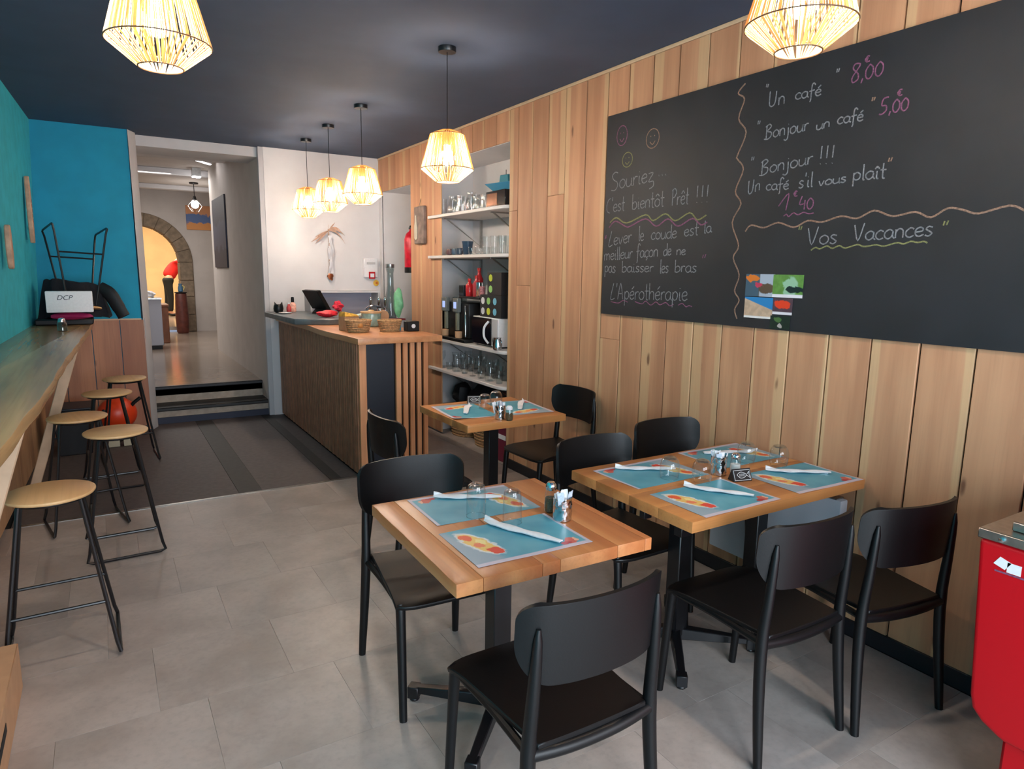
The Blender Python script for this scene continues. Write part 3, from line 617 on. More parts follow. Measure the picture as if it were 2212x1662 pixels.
# ------------------------------------------------------------ place settings
def placemat_mat():
    m, nt, b = newmat('placemat_print'); tc = nd(nt, 'ShaderNodeTexCoord'); sp = nd(nt, 'ShaderNodeSeparateXYZ'); nt.links.new(tc.outputs['Generated'], sp.inputs[0])
    nz = noise(nt, tc.outputs['Object'], 26, 4, .6); nb = noise(nt, tc.outputs['Object'], 7, 2)
    u0, v0 = sp.outputs[0], sp.outputs[1]; w_ = mth(nt, 'MULTIPLY_ADD', nz, .13, -.065)
    u = mth(nt, 'ADD', u0, w_); v = mth(nt, 'SUBTRACT', v0, w_)
    col = mixc(nt, sstep(nt, nb, .3, .7), lin((66, 148, 172)), lin((96, 168, 186)))
    g = mth(nt, 'SUBTRACT', 1., sstep(nt, mth(nt, 'ADD', u, mth(nt, 'MULTIPLY', v, .25)), .22, .34)); col = mixc(nt, g, col, lin((150, 170, 184)))
    def blob(cu, cv, ru, rv, an, c, col, lo=.75, hi=1.05):
        ca, sa = math.cos(an), math.sin(an)
        x = mth(nt, 'SUBTRACT', u, cu); y = mth(nt, 'SUBTRACT', v, cv)
        xr = mth(nt, 'ADD', mth(nt, 'MULTIPLY', x, ca/ru), mth(nt, 'MULTIPLY', y, .7*sa/ru)); yr = mth(nt, 'ADD', mth(nt, 'MULTIPLY', x, -sa/rv), mth(nt, 'MULTIPLY', y, .7*ca/rv))
        d = mth(nt, 'ADD', mth(nt, 'MULTIPLY', xr, xr), mth(nt, 'MULTIPLY', yr, yr))
        return mixc(nt, mth(nt, 'SUBTRACT', 1., sstep(nt, d, lo, hi)), col, lin(c))
    a = -1.28
    col = blob(.2, .54, .275, .105, a, (222, 222, 222), col)
    col = blob(.2, .54, .245, .083, a, (238, 196, 110), col)
    col = blob(.255, .3, .075, .06, a, (226, 66, 48), col); col = blob(.15, .74, .07, .045, a, (232, 96, 60), col)
    col = blob(.185, .5, .05, .04, a, (240, 130, 90), col); col = blob(.23, .58, .06, .03, a, (244, 222, 150), col)
    col = blob(.86, .14, .05, .07, 0, (206, 96, 84), col); col = blob(.80, .10, .05, .03, 0, (180, 50, 60), col); col = blob(.9, .17, .025, .04, 0, (236, 180, 150), col)
    e = mth(nt, 'MINIMUM', mth(nt, 'MULTIPLY', v0, 1.), 1.); col = mixc(nt, mth(nt, 'SUBTRACT', 1., sstep(nt, e, .055, .075)), col, lin((206, 196, 208)))
    e2 = mth(nt, 'SUBTRACT', 1., sstep(nt, mth(nt, 'SUBTRACT', 1., u0), .02, .035)); col = mixc(nt, e2, col, lin((200, 194, 206)))
    nt.links.new(col, b.inputs['Base Color']); b.inputs['Roughness'].default_value = .42; return m
M['pm'] = placemat_mat()
def placemat(x, y, rz, l, curl=0.):
    def f(u, v):
        X, Y_ = (u-.5)*.42, (v-.5)*.295
        return (X, Y_, .0012+curl*max(0, (u-.8)/.2)**2*max(0, (.5-v))*2+.0006*math.sin(9*u+5*v))
    o = MB().sheet(f, 12, 8, .0008).build('placemat', 'pm'); o.location = (x, y, .7502); o.rotation_euler = (0, 0, rz)
    return tag(o, l, 'placemat', 'printed paper placemats')
TZ = .75
placemat(1.108, 1.782, R(-1.5), 'placemat on the near square table, side facing the camera')
placemat(1.143, 2.142, R(178), 'placemat on the near square table, far side from the camera')
placemat(2.022, 1.748, R(0), 'placemat on the long table, front left')
placemat(2.022, 2.117, R(181), 'placemat on the long table, back left')
placemat(2.57, 1.745, R(-2), 'placemat on the long table, front right near the red chest')
placemat(2.578, 2.15, R(180), 'placemat on the long table, back right against the wall')
placemat(1.895, 3.68, R(-95), 'placemat on the small far table, counter side', .008)
placemat(2.272, 3.63, R(84), 'placemat on the small far table, wall side')
def napkin(a, b, l, open_=1):
    a, b = Vector((*a, 0)), Vector((*b, 0)); d = b-a; L = d.length; an = math.atan2(d.y, d.x)
    def f(u, v):   # folded strip, widening with a pointed tip
        w = .037*(1-.35*u)*min(1, .25+6*u)*(.8+.2*min(1, 12*(1-u)))
        s = (v-.5)*2
        return (u*L, s*w*.55-.004*math.sin(5*u), .0065+.0045*(1-s*s)+.0016*math.sin(17*u+2*s)+(.012*max(0, .15-u)/.15*(s > 0)))
    t = thing('napkin_roll', l, 'napkin', (a.x, a.y, .7522), an, 'white napkins wrapped round cutlery')
    MB().sheet(f, 24, 8, .0045).build('napkin', 'paper', t)
    MB().tube([(.02, 0, .0045), (L*.5, .001, .005), (L-.012, 0, .0045)], [.004, .003, .0052], 6).build('cutlery', 'chrome', t)
    return t
napkin((1.09, 1.955), (1.21, 1.665), 'napkin roll on the near square table, front setting')
napkin((1.04, 2.275), (1.266, 2.14), 'napkin roll on the near square table, back setting')
napkin((2.005, 1.90), (2.15, 1.665), 'napkin roll on the long table, front left setting')
napkin((1.917, 2.235), (2.145, 2.09), 'napkin roll on the long table, back left setting')
napkin((2.728, 2.115), (2.468, 2.225), 'napkin roll on the long table, back right setting by the wall')
napkin((2.50, 1.885), (2.72, 1.71), 'napkin roll on the long table, front right setting')
napkin((1.99, 3.80), (1.85, 3.585), 'napkin roll on the small far table, counter side')
napkin((2.385, 3.77), (2.22, 3.545), 'napkin roll on the small far table, wall side')
def tumbler(label, x, y, h, r, group, z=.7515, bowl=True):
    t = thing('drinking_glass', label, 'glass', (x, y, z), 0, group)
    pr = [(r*.86, 0), (r*.94, h*.15), (r, h*.4), (r*.98, h*.6), (r*.86, h*.78), (r*.62, h*.93), (r*.3, h*.985), (.001, h)] if bowl else [(r, 0), (r*.97, h*.5), (r*.93, h*.8), (r*.82, h*.93), (r*.55, h*.985), (.001, h)]
    mb = MB(); n = 20
    mb.lathe(pr, n); mb.f = mb.f[:-2]; mb.mi = mb.mi[:-2]
    o = mb.build('glass_bowl', 'glass', t)
    q = MB(); q.lathe([(r*.5, h*.93), (r*.62, h*.91), (r*.7, h*.88), (r*.55, h*.86), (r*.2, h*.865)], n); q.build('glass_base', 'glassb', t)
    q = MB(); q.tube([((r*.86 if bowl else r)*math.cos(k*PI/10), (r*.86 if bowl else r)*math.sin(k*PI/10), .0015) for k in range(20)], .0013, 5, closed=True); q.build('rim', 'glass', t)
    return t
tumbler('upturned glass tumbler on the back placemat of the near square table', 1.09, 2.02, .125, .036, 'upturned glasses on the near table', bowl=False)
tumbler('upturned glass tumbler nearer the condiments on the near square table', 1.172, 1.905, .125, .034, 'upturned glasses on the near table', z=.7505, bowl=False)
for x, y, l in ((2.035, 2.015, 'upturned round glass on the back left mat of the long table'), (2.125, 1.915, 'upturned round glass beside the napkin tin on the long table'), (2.545, 2.03, 'upturned round glass on the back right mat of the long table'), (2.63, 1.915, 'upturned round glass nearest the wall on the long table')):
    tumbler(l, x, y, .1, .043, 'upturned glasses on the long table', z=.7525)
tumbler('upturned round glass behind the tin on the small far table, left one', 2.05, 3.69, .1, .043, 'upturned glasses on the small table', z=.7505)
tumbler('upturned round glass behind the tin on the small far table, right one', 2.17, 3.755, .1, .043, 'upturned glasses on the small table', z=.7505)
def tin(label, x, y, m='chrome', col=None):
    t = thing('sachet_tin', label, 'tin', (x, y, TZ+.001))
    def f(k, j):
        a = 2*PI*k/28; rr = .0335+.0018*math.sin(7*a+(j % 2)*PI)*math.sin(j*1.3)
        return (rr*math.cos(a), rr*math.sin(a), .004+.0089*j)
    vs = [f(k, j) for j in range(10) for k in range(28)]; fs = [(j*28+k, j*28+(k+1) % 28, (j+1)*28+(k+1) % 28, (j+1)*28+k) for j in range(9) for k in range(28)]
    mb = MB(); mb.add(vs, fs+[tuple(range(28))[::-1]]); mb.build('hammered_can', m, t, ang=15)
    MB().lathe([(.031, 0), (.0335, .002), (.0335, .006), (.03, .0065)], 24).build('base_ring', m, t)
    r = random.Random(int(x*1000))
    for k in range(9):
        a = k*2*PI/9; rr = .012 if k % 2 else .021; px, py = rr*math.cos(a), rr*math.sin(a); T_ = rot((px, py, .02), r.uniform(0, PI), r.uniform(-.22, .22), r.uniform(-.2, .2))
        h = r.uniform(.075, .095); w_ = .0115
        MB().sheet(lambda u, v: ((u-.5)*2*w_, .0015*math.sin(6*u+9*v), v*h), 5, 6, .0015, T=T_).build('sachet', 'paper' if k % 3 else M['saw'], t)
    return t
M['saw'] = mat('sachet_paper', (196, 206, 220), .7, var=.15, scale=90)
tin('hammered silver tin of sachets on the near square table', 1.345, 1.845)
tin('hammered silver tin of sachets on the long table', 2.272, 1.955)
tin('glass-bright tin of sachets on the small far table', 1.985, 3.385)
def shaker(label, x, y, m, h=.085, cap='chrome'):
    t = thing('glass_shaker', label, 'shaker', (x, y, TZ+.001))
    mb = MB(); mb.lathe([(.020, 0), (.0235, .004), (.0245, h*.3), (.022, h*.62), (.018, h*.78), (.018, h*.8)], 12); mb.build('glass_body', 'glass', t)
    MB().lathe([(.0185, .003), (.0215, .006), (.0222, h*.3), (.0205, h*.5), (.001, h*.52)], 12).build('filling', m, t)
    MB().lathe([(.0195, h*.78), (.0205, h*.84), (.0195, h*.96), (.013, h*1.04), (.001, h*1.05)], 12).build('cap', cap, t); return t
shaker('pepper mill of brown peppercorns beside the sachet tin on the near table', 1.352, 1.928, 'pepper', .11)
shaker('glass salt shaker beside the sachet tin on the long table', 2.345, 1.925, 'salt', .09)
shaker('squat shaker with white top in front of the tin on the small far table', 2.01, 3.318, M['pepper'], .085, 'paper')
def sign(label, x, y, rz):
    t = thing('table_sign', label, 'sign', (x, y, TZ+.0005), rz)
    MB().prism([(-.024, 0), (.024, 0), (0, .052)], -.046, .046, 'x').build('tent_card', mat('sign_black', (18, 16, 20), .4), t, bevel=.001)
    # fish drawing in white outline on the side facing -y
    mb = MB(); sl = math.atan2(.052, .024)
    def P(u, v): return (u, -.024+v*math.cos(sl)-.0008, v*math.sin(sl)+.0003)
    fish = [(-.026, .03), (-.008, .041), (.012, .036), (.022, .029), (.036, .042), (.034, .028), (.037, .014), (.022, .025), (.008, .017), (-.012, .016), (-.026, .03)]
    mb.tube([P(*q) for q in cat([(a, b, 0) for a, b in fish], 3) and [(v.x, v.y) for v in cat([(a, b, 0) for a, b in fish], 3)]], .0011, 5)
    mb.tube([P(-.04, .006), P(.04, .006), P(.04, .049), P(-.04, .049), P(-.04, .006)], .0012, 5)
    for k in range(6): mb.tube([P(-.014+k*.005, .022), P(-.012+k*.005, .034)], .0007, 4)
    mb.build('fish_drawing', 'paper', t); return t
sign('small black tent sign with a white fish drawing on the long table', 2.292, 1.852, R(-14))
sign('small black tent sign with a white fish drawing on the small far table', 2.075, 3.885, R(-20))
# ------------------------------------------------------------ bar stools
def stool(label):
    t = thing('bar_stool', label, 'stool', group='bar stools along the wall bar')
    MB().lathe([(.14, .682), (.158, .684), (.163, .69), (.163, .697), (.158, .70), (.001, .70)], 40).build('seat', 'stoolseat', t)
    MB().tube([(.125*math.cos(k*PI/16), .125*math.sin(k*PI/16), .674) for k in range(32)], .008, 8, closed=True).box(-.11, .11, -.012, .012, .672, .68).build('seat_ring', 'metal', t)
    for sx in (-1, 1):
        B = [(sx*.105, -.085, .672), (sx*.19, -.178, .06), (sx*.2, -.19, .018), (sx*.2, -.165, .009), (sx*.2, 0, .009), (sx*.2, .165, .009), (sx*.2, .19, .018), (sx*.19, .178, .06), (sx*.105, .085, .672)]
        MB().tube(B, .0082, 8).build('leg_loop', 'metal', t)
    for sy in (-1, 1):
        MB().tube([(-.166, sy*.15, .235), (.166, sy*.15, .235)], .007, 8).build('footrest', 'metal', t)
    return t
s0 = stool('bar stool nearest the camera, under the near end of the wall bar'); s0.location = (-.25, 3.25, 0); s0.rotation_euler = (0, 0, R(1))
dup(s0, (.003, 4.335, 0), R(92), 'second bar stool from the camera, standing out from the bar')
dup(s0, (-.195, 4.87, 0), R(11), 'third bar stool from the camera, tucked by the bar edge')
dup(s0, (-.03, 5.72, 0), R(93), 'fourth bar stool from the camera, half hidden behind the others')
dup(s0, (.10, 6.42, 0), R(4), 'farthest bar stool, beside the hall step')
# wall bar
ex = [(-.335, 1.2), (-.29, 1.9), (-.272, 2.3), (-.25, 2.8), (-.225, 3.3), (-.215, 3.8), (-.20, 4.4), (-.17, 5.1), (-.15, 5.7), (-.125, 6.3), (-.11, 6.9), (-.10, 7.47)]
E_ = [(p.x+.003*math.sin(p.y*11), p.y) for p in cat([(a, b, 0) for a, b in ex], 4)]
poly = E_+[(wl_bot(7.47)+.004, 7.47), (wl_bot(1.2)+.004, 1.2)]
wb = thing('bar_ledge', 'long live-edge wooden bar shelf along the turquoise wall', 'bar', (-.4, 4.3, 1.1))
MB().prism([(x+.4, y-4.3) for x, y in poly], -.030, .020).build('bar_top', 'barwood', wb, bevel=.006, seg=2, ang=20)
for y, xt in ((2.965, -.268), (5.42, -.17)):
    yy = y-4.3; xt += .4; xb = xt-.335
    MB().hexa([(xb-.06, yy-.025, -1.099), (xb, yy-.025, -1.099), (xb, yy+.025, -1.099), (xb-.06, yy+.025, -1.099), (xt-.07, yy-.025, -.031), (xt, yy-.025, -.031), (xt, yy+.025, -.031), (xt-.07, yy+.025, -.031)]).build('brace', 'brace', wb, bevel=.004)
# ------------------------------------------------------------ pendants
def pendant(label, x, y, zr, group):
    t = thing('pendant_lamp', label, 'lamp', (x, y, 0), 0, group)
    prof = [(.062, .215), (.10, .195), (.122, .12), (.153, .005), (.155, 0), (.066, -.072)]
    rings = [(.10, .195), (.155, 0), (.066, -.073)]
    for r, z in rings: MB().tube([(r*math.cos(k*PI/20), r*math.sin(k*PI/20), zr+z) for k in range(40)], .0024, 5, closed=True).build('frame_ring', M['fw'], t)
    st = MB(); r = random.Random(int(x*100+y*10))
    NS = 150
    for k in range(NS):
        if r.random() < .06: continue
        a = 2*PI*k/NS+r.uniform(-.012, .012); da = r.uniform(-.05, .05)
        st.tube([(.10*math.cos(a), .10*math.sin(a), zr+.195), (.1275*math.cos(a+da*.5), .1275*math.sin(a+da*.5), zr+.098), (.155*math.cos(a+da), .155*math.sin(a+da), zr)], .0024, 3, caps=False)
        a2 = a+da
        st.tube([(.155*math.cos(a2), .155*math.sin(a2), zr), (.066*math.cos(a2+r.uniform(-.02, .02)), .066*math.sin(a2), zr-.073)], .0021, 3, caps=False)
    for k in range(36):
        a = 2*PI*k/36; st.tube([(.10*math.cos(a), .10*math.sin(a), zr+.195), (.03*math.cos(a), .03*math.sin(a), zr+.222)], .0022, 3, caps=False)
    o = st.build('straw_cords', 'rope', t); o['kind'] = 'stuff'
    MB().lathe([(.022, zr+.135), (.024, zr+.14), (.024, zr+.205), (.014, zr+.222)], 12).build('lamp_holder', M['holder'], t)
    q = MB(); q.ball((0, 0, zr+.065), .046, 16, 12); q.lathe([(.02, zr+.10), (.02, zr+.138)], 10); q.build('bulb', 'bulb', COL.objects[-1])
    MB().tube([(0, 0, zr+.22), (0, 0, CZ-.02)], .0028, 6).build('cord', 'metal', t)
    MB().lathe([(.05, CZ-.028), (.052, CZ-.024), (.052, CZ-.001), (.04, CZ)], 20).build('ceiling_rose', 'metal', t)
    return t
M['fw'] = mat('frame_wire', (96, 66, 40), .6); M['holder'] = mat('wooden_holder', (170, 120, 80), .6)
pendant('near right pendant lamp in straw cord, in front of the chalkboard', 1.80, 1.36, 2.345, 'straw cord pendant lamps')
pendant('near left pendant lamp in straw cord, cut by the top of the frame', .212, 2.54, 2.325, 'straw cord pendant lamps')
pendant('straw cord pendant lamp in front of the shelf niche', 1.79, 3.70, 2.215, 'straw cord pendant lamps')
pendant('straw cord pendant lamp over the counter end, nearest of the row of three', 1.82, 5.30, 2.213, 'straw cord pendant lamps')
pendant('straw cord pendant lamp over the counter, middle of the row of three', 1.815, 6.17, 2.213, 'straw cord pendant lamps')
pendant('straw cord pendant lamp over the counter, farthest of the row of three', 1.82, 6.95, 2.208, 'straw cord pendant lamps')
# ------------------------------------------------------------ counter
cn = thing('bar_counter', 'serving counter clad in dark strips with a live-edge top', 'counter', (1.9, 6.2, 0))
def C(*a): return (a[0]-1.9, a[1]-1.9, a[2]-6.2, a[3]-6.2, a[4], a[5])
MB().box(*C(1.655, 2.19, 4.97, 7.64, .0, 1.06)).build('carcass', 'gap', cn)
y = 4.985; k = 0
while y < 7.61:
    w_ = .040+.006*math.sin(k*2.3); d = .004*(k % 3)/2
    MB().box(*C(1.632-d, 1.655, y, y+w_-.006, .02, 1.062)).build('cladding_strip', 'reed', cn, bevel=.002); y += w_; k += 1
MB().box(*C(1.64, 1.697, 4.94, 4.972, .0, 1.062)).build('corner_post', 'slat', cn, bevel=.002)
MB().box(*C(1.698, 1.925, 4.952, 4.97, .0, 1.062)).build('end_panel', 'navy', cn)
for a, b in ((1.936, 1.977), (1.996, 2.035), (2.056, 2.093), (2.116, 2.151), (2.172, 2.207)):
    MB().box(*C(a, b, 4.928, 4.958, .0, 1.062)).build('slat', 'slat', cn, bevel=.002)
MB().box(*C(1.926, 2.205, 4.96, 4.97, .0, 1.062)).build('slat_backing', 'gap', cn)
tp = [(1.615, 4.885), (2.325, 4.90), (2.33, 5.0), (2.30, 7.64), (1.60, 7.64), (1.585, 7.0), (1.60, 6.3), (1.575, 5.7), (1.605, 5.2)]
MB().prism([(p.x-1.9, p.y-6.2) for p in cat([(a, b, 0) for a, b in tp[4:]], 4)]+[(a-1.9, b-6.2) for a, b in tp[:4]], 1.062, 1.11).build('counter_top', 'cnttop', cn, bevel=.006, seg=2, ang=20)
MB().box(*C(2.19, 2.215, 4.98, 5.6, 0, 1.062)).build('side_board', 'brace', cn)
# dark slate slab at the far end
o = MB().prism([(1.50, 6.35), (1.78, 6.2), (2.28, 6.3), (2.28, 7.55), (1.47, 7.55)], 1.112, 1.165).build('slate_slab', mat('slate', (92, 100, 104), .4, var=.15, scale=12), org=(1.9, 7.0, 1.112), bevel=.005); tag(o, 'dark slate slab on the far end of the counter', 'slab')
SZ = 1.166
# back worktop behind the counter
t = thing('back_worktop', 'low worktop along the white wall behind the bar', 'worktop', (2.5, 7.35, 0))
MB().box(-.17, .30, -.35, .29, 0, 1.05).build('cabinet', 'gap', t); MB().box(-.18, .31, -.37, .295, 1.05, 1.09).build('top', 'steel', t, bevel=.003)
BZ = 1.091
bx = thing('wall_shelf_box', 'open white shelf box on the wall behind the counter', 'shelf', (2.32, 7.52, 1.19))
MB().box(-.395, .40, -.12, .13, .18, .20).build('top', 'white', bx); MB().box(-.395, -.375, -.12, .13, -.10, .18).build('side', 'greywall', bx); MB().box(.38, .40, -.12, .13, -.10, .18).build('side', 'greywall', bx)
MB().box(-.375, .38, .115, .13, -.10, .18).build('back', mat('lavender_grey', (178, 174, 190), .7), bx)
MB().box(-.395, .40, -.12, .13, -.12, -.10).build('bottom', 'white', bx)
# objects on the slate
t = thing('cat_pot', 'small black cat-shaped pot at the far left end of the counter', 'pot', (1.575, 7.35, SZ))
MB().lathe([(.03, 0), (.045, .01), (.052, .04), (.048, .07), (.04, .085), (.032, .08)], 14).build('body', 'black', t)
for s in (-1, 1): MB().add([(s*.045, -.01, .07), (s*.012, -.012, .082), (s*.02, .012, .075), (s*.04, 0, .115)], [(0, 1, 2), (0, 1, 3), (1, 2, 3), (2, 0, 3)]).build('ear', 'black', t)
t = thing('sanitiser_bottle', 'clear bottle with pink label and black pump on the slate slab', 'bottle', (1.74, 7.42, SZ))
MB().lathe([(.032, 0), (.036, .005), (.036, .075), (.02, .10), (.012, .105)], 14).build('bottle_body', mat('pink_label', (226, 168, 150), .4, var=.2, scale=40), t)
MB().lathe([(.014, .10), (.016, .105), (.016, .155), (.01, .16)], 10).build('pump', 'black', t)
t = thing('sauce_bottle', 'small red-labelled bottle beside the pink one on the slate slab', 'bottle', (1.685, 7.36, SZ))
MB().lathe([(.022, 0), (.025, .005), (.025, .05), (.012, .075), (.011, .09)], 12).build('bottle_body', mat('red_label', (190, 60, 62), .4), t); MB().lathe([(.012, .088), (.012, .1), (.006, .102)], 10).build('cap', 'paper', t)
t = thing('white_saucer', 'white saucer on the slate slab', 'saucer', (1.60, 7.16, SZ)); MB().lathe([(.03, 0), (.06, .006), (.066, .012), (.062, .012), (.03, .005)], 20).build('dish', 'paper', t)
t = thing('till_screen', 'black touch-screen till tilted on the slate slab', 'till', (1.95, 7.05, SZ), R(20))
MB().hexa([(-.03, -.13, .05), (.03, -.13, .04), (.03, .13, .04), (-.03, .13, .05), (-.15, -.13, .24), (-.10, -.13, .25), (-.10, .13, .25), (-.15, .13, .24)]).build('screen', 'black', t, bevel=.006)
MB().hexa([(-.06, -.1, 0), (.14, -.1, 0), (.14, .1, 0), (-.06, .1, 0), (-.03, -.07, .055), (.05, -.07, .05), (.05, .07, .05), (-.03, .07, .055)]).build('base', 'black', t, bevel=.005)
def blob(name, label, catg, loc, r, m, seed, sq=(1, 1, 1), amp=.25, n=16):
    rr = random.Random(seed); mb = MB(); mb.ball((0, 0, 0), 1, n, 10)
    ph = [rr.uniform(0, 6) for _ in range(6)]
    vs = []
    for x, y, z in mb.v:
        k = 1+amp*(math.sin(3*x+ph[0])*math.sin(4*y+ph[1])+.6*math.sin(6*z+ph[2]+3*x)+.4*math.sin(9*y+ph[3]))
        vs.append((x*r*k*sq[0], y*r*k*sq[1], z*r*k*sq[2]))
    mn = min(v[2] for v in vs); mb.v = [(x, y, z-mn) for x, y, z in vs]
    o = mb.build(name, m); o.location = loc
    return tag(o, label, catg) if label else o
blob('red_net_bag', 'crumpled bright red bag on the edge of the slate slab', 'bag', (1.85, 6.48, SZ), .075, mat('red_fabric', (214, 30, 48), .5, var=.3, scale=60), 3, (1.35, .8, .42), .12)
blob('red_bow', 'pink-red gift bow behind the till', 'bow', (2.16, 7.18, SZ), .06, mat('red_bow_ribbon', (226, 50, 74), .4, var=.25, scale=50), 5, (.9, .8, .9), .3)
t = thing('chopping_board', 'pale green chopping board leaning behind the bread basket', 'board', (2.05, 6.28, 1.112), R(-10))
MB().box(-.11, .11, -.02, .12, .06, .075, T=rot((0, 0, .0), 0, 0, R(-12))).build('board_slab', mat('pale_green', (206, 222, 212), .5), t, bevel=.004)
MB().box(-.1, .1, -.015, .11, .0, .055).build('support_box', 'smoke', t)
t = thing('wood_lid_container', 'green glass jar box with a round wooden lid behind the baskets', 'container', (2.10, 5.95, 1.112))
MB().lathe([(.075, 0), (.085, .01), (.09, .11), (.088, .12)], 20).build('glass_body', mat('sea_glass', (150, 178, 168), .15, var=.2, scale=20), t)
MB().lathe([(.09, .12), (.1, .122), (.1, .135), (.03, .14), (.02, .15)], 20).build('lid', 'stoolseat', t)
M['wick'] = mat('wicker', (176, 138, 96), .8, var=.35, scale=70, bmp=.8)
def basket(label, x, y, r, h, rz=0):
    t = thing('bread_basket', label, 'basket', (x, y, 1.1115), rz)
    mb = MB(); N = 7
    for j in range(N):
        z = .008+h*j/(N-1)*.94; rr = r*(.78+.22*j/(N-1))
        mb.tube([(rr*(1+.02*math.sin(12*a+PI*(j % 2)))*math.cos(a), rr*(1+.02*math.sin(12*a+PI*(j % 2)))*math.sin(a)*.8, z) for a in [k*PI/24 for k in range(48)]], h*.085, 5, closed=True)
    mb.build('woven_side', 'wick', t)
    MB().lathe([(r*.7, .002), (r*.76, .004), (r*.76, .012), (r*.4, .012)], 20, squash=.8).build('base', 'wick', t); return t
basket('woven basket of bread on the near corner of the counter', 1.80, 5.42, .105, .095)
basket('empty woven basket on the counter end, right of the bread basket', 2.06, 5.38, .10, .09)
bm_ = mat('bread_crust', (206, 140, 74), .7, var=.35, scale=18, bmp=.3)
for i, (x, y, z, a, l) in enumerate(((1.76, 5.44, 1.135, .5, 'left'), (1.83, 5.45, 1.137, -.3, 'right'), (1.80, 5.38, 1.14, 1.2, 'front'))):
    o = blob('bread_roll', 'bread roll in the counter basket, %s one' % l, 'bread', (x, y, z), .042, bm_, 20+i, (1.3, .8, .8), .08); o.rotation_euler = (0, 0, a); o['group'] = 'bread in the basket'
t = thing('card_box', 'kraft box with a yellow printed flap behind the bread basket', 'box', (1.80, 5.62, 1.1115), R(15))
MB().box(-.09, .05, -.05, .05, 0, .12).build('box_body', 'card', t, bevel=.003); MB().hexa([(-.09, -.055, .12), (.05, -.055, .12), (.05, .05, .12), (-.09, .05, .12), (-.085, -.05, .16), (.03, -.05, .135), (.03, .04, .135), (-.085, .04, .16)]).build('flap', mat('yellow_print', (222, 168, 70), .5, var=.3, scale=40), t, bevel=.003)
t = thing('black_appliance', 'black and chrome appliance behind the baskets', 'appliance', (2.28, 6.35, 1.112), R(-15))
mb = MB(); mb.ball((0, 0, .07), .1, 16, 10, (1.1, .8, .7)); mb.build('body', 'black', t); MB().tube(cat([(-.09, 0, .13), (-.03, 0, .165), (.06, 0, .15)], 4), .012, 8).build('handle', 'chrome', t); MB().lathe([(.02, 0), (.03, .01), (.03, .03), (.01, .035)], 12, c=(.04, -.05, .11)).build('dial', 'chrome', t)
t = thing('black_cube_speaker', 'small black box with a white emblem at the counter end', 'speaker', (2.235, 5.35, 1.1115))
MB().box(-.045, .065, -.045, .045, 0, .085).build('case', 'black', t, bevel=.005); MB().lathe([(.018, 0), (.018, .002), (.004, .002)], 16, T=rot((.01, -.045, .045), 0, PI/2)).build('emblem', 'paper', t)
t = thing('blue_tube', 'small teal bottle beside the empty basket', 'bottle', (2.17, 5.44, 1.1115)); MB().lathe([(.014, 0), (.016, .004), (.016, .06), (.008, .075), (.008, .085)], 10).build('bottle_body', mat('teal_plastic', (60, 150, 170), .3), t)
# taps on a tower behind the counter
for i, (x, y) in enumerate(((2.50, 7.10), (2.575, 7.05), (2.64, 7.03))):
    t = thing('beer_tap', 'chrome beer tap on the bar, %s of three' % ('left', 'middle', 'right')[i], 'tap', (x, y, BZ), 0, 'beer taps')
    MB().lathe([(.026, 0), (.026, .004), (.018, .01), (.018, .11), (.022, .115), (.022, .13), (.01, .135)], 14).build('column', 'chrome', t)
    MB().tube([(0, 0, .13), (0, 0, .15)], .007, 8).build('stem', 'chrome', t)
    MB().tube(cat([(0, 0, .148), (0, -.004, .19), (0, -.01, .24)], 4), [.009, .011, .013, .015, .0165, .017, .0165, .014, .009], 10).build('handle', 'chrome', t)
    MB().tube(cat([(0, -.01, .095), (0, -.05, .09), (0, -.06, .06)], 4), .008, 8).build('spout', 'chrome', t)
t = thing('round_paddle', 'round beige paddle sign in front of the taps', 'sign', (2.24, 6.02, 1.112))
MB().lathe([(.055, 0), (.058, .004), (.055, .008)], 20, T=rot((0, 0, .085), 0, PI/2)).build('disc', 'card', t); MB().tube([(.0, 0, 0), (.0, 0, .05)], .006, 6).build('stem', 'chrome', t)
t = thing('tall_flask', 'tall grey glass flask behind the taps', 'flask', (2.74, 7.12, BZ))
MB().lathe([(.055, 0), (.066, .01), (.068, .18), (.045, .30), (.038, .36), (.036, .50), (.045, .54), (.045, .58)], 18).build('flask_body', 'smoke', t); MB().lathe([(.047, .56), (.049, .565), (.049, .60), (.03, .605)], 18).build('collar', 'steel', t)
blob('green_bag', 'pale green plastic bag hanging beside the flask', 'bag', (2.755, 6.92, BZ+.02), .1, mat('green_plastic', (120, 190, 140), .35, var=.15, scale=20), 9, (.55, .5, 1.5), .15)
t = thing('drip_tray', 'dark red drip tray under the flask', 'tray', (2.66, 6.88, BZ)); MB().box(-.09, .14, -.05, .05, 0, .018).build('tray_body', mat('burgundy', (122, 26, 34), .4), t, bevel=.004)
# wall-mounted things on the white wall
t = thing('alarm_panel', 'white alarm box on the white wall behind the bar', 'alarm', (2.69, 7.645, 1.64))
MB().box(-.085, .085, -.05, 0, -.10, .12).build('housing', 'paper', t, bevel=.008); MB().box(-.05, .05, -.055, -.05, .05, .075).build('label_strip', 'greywall', t)
MB().box(-.03, .045, -.066, -.05, -.115, -.035).build('call_point', 'red', t, bevel=.003); MB().box(-.016, .03, -.069, -.066, -.098, -.055).build('call_glass', 'paper', t)
t = thing('yellow_rosette', 'small yellow rosette with orange centre below the alarm box', 'rosette', (2.765, 7.645, 1.475))
MB().lathe([(.034, 0), (.036, .004), (.03, .008)], 14, T=rot((0, 0, 0), 0, PI/2)).build('disc', mat('yellow_card', (240, 190, 70), .6), t); MB().lathe([(.015, .008), (.015, .013), (.006, .014)], 10, T=rot((.005, 0, 0), 0, PI/2)).build('centre', mat('orange_dot', (226, 120, 40), .6), t)
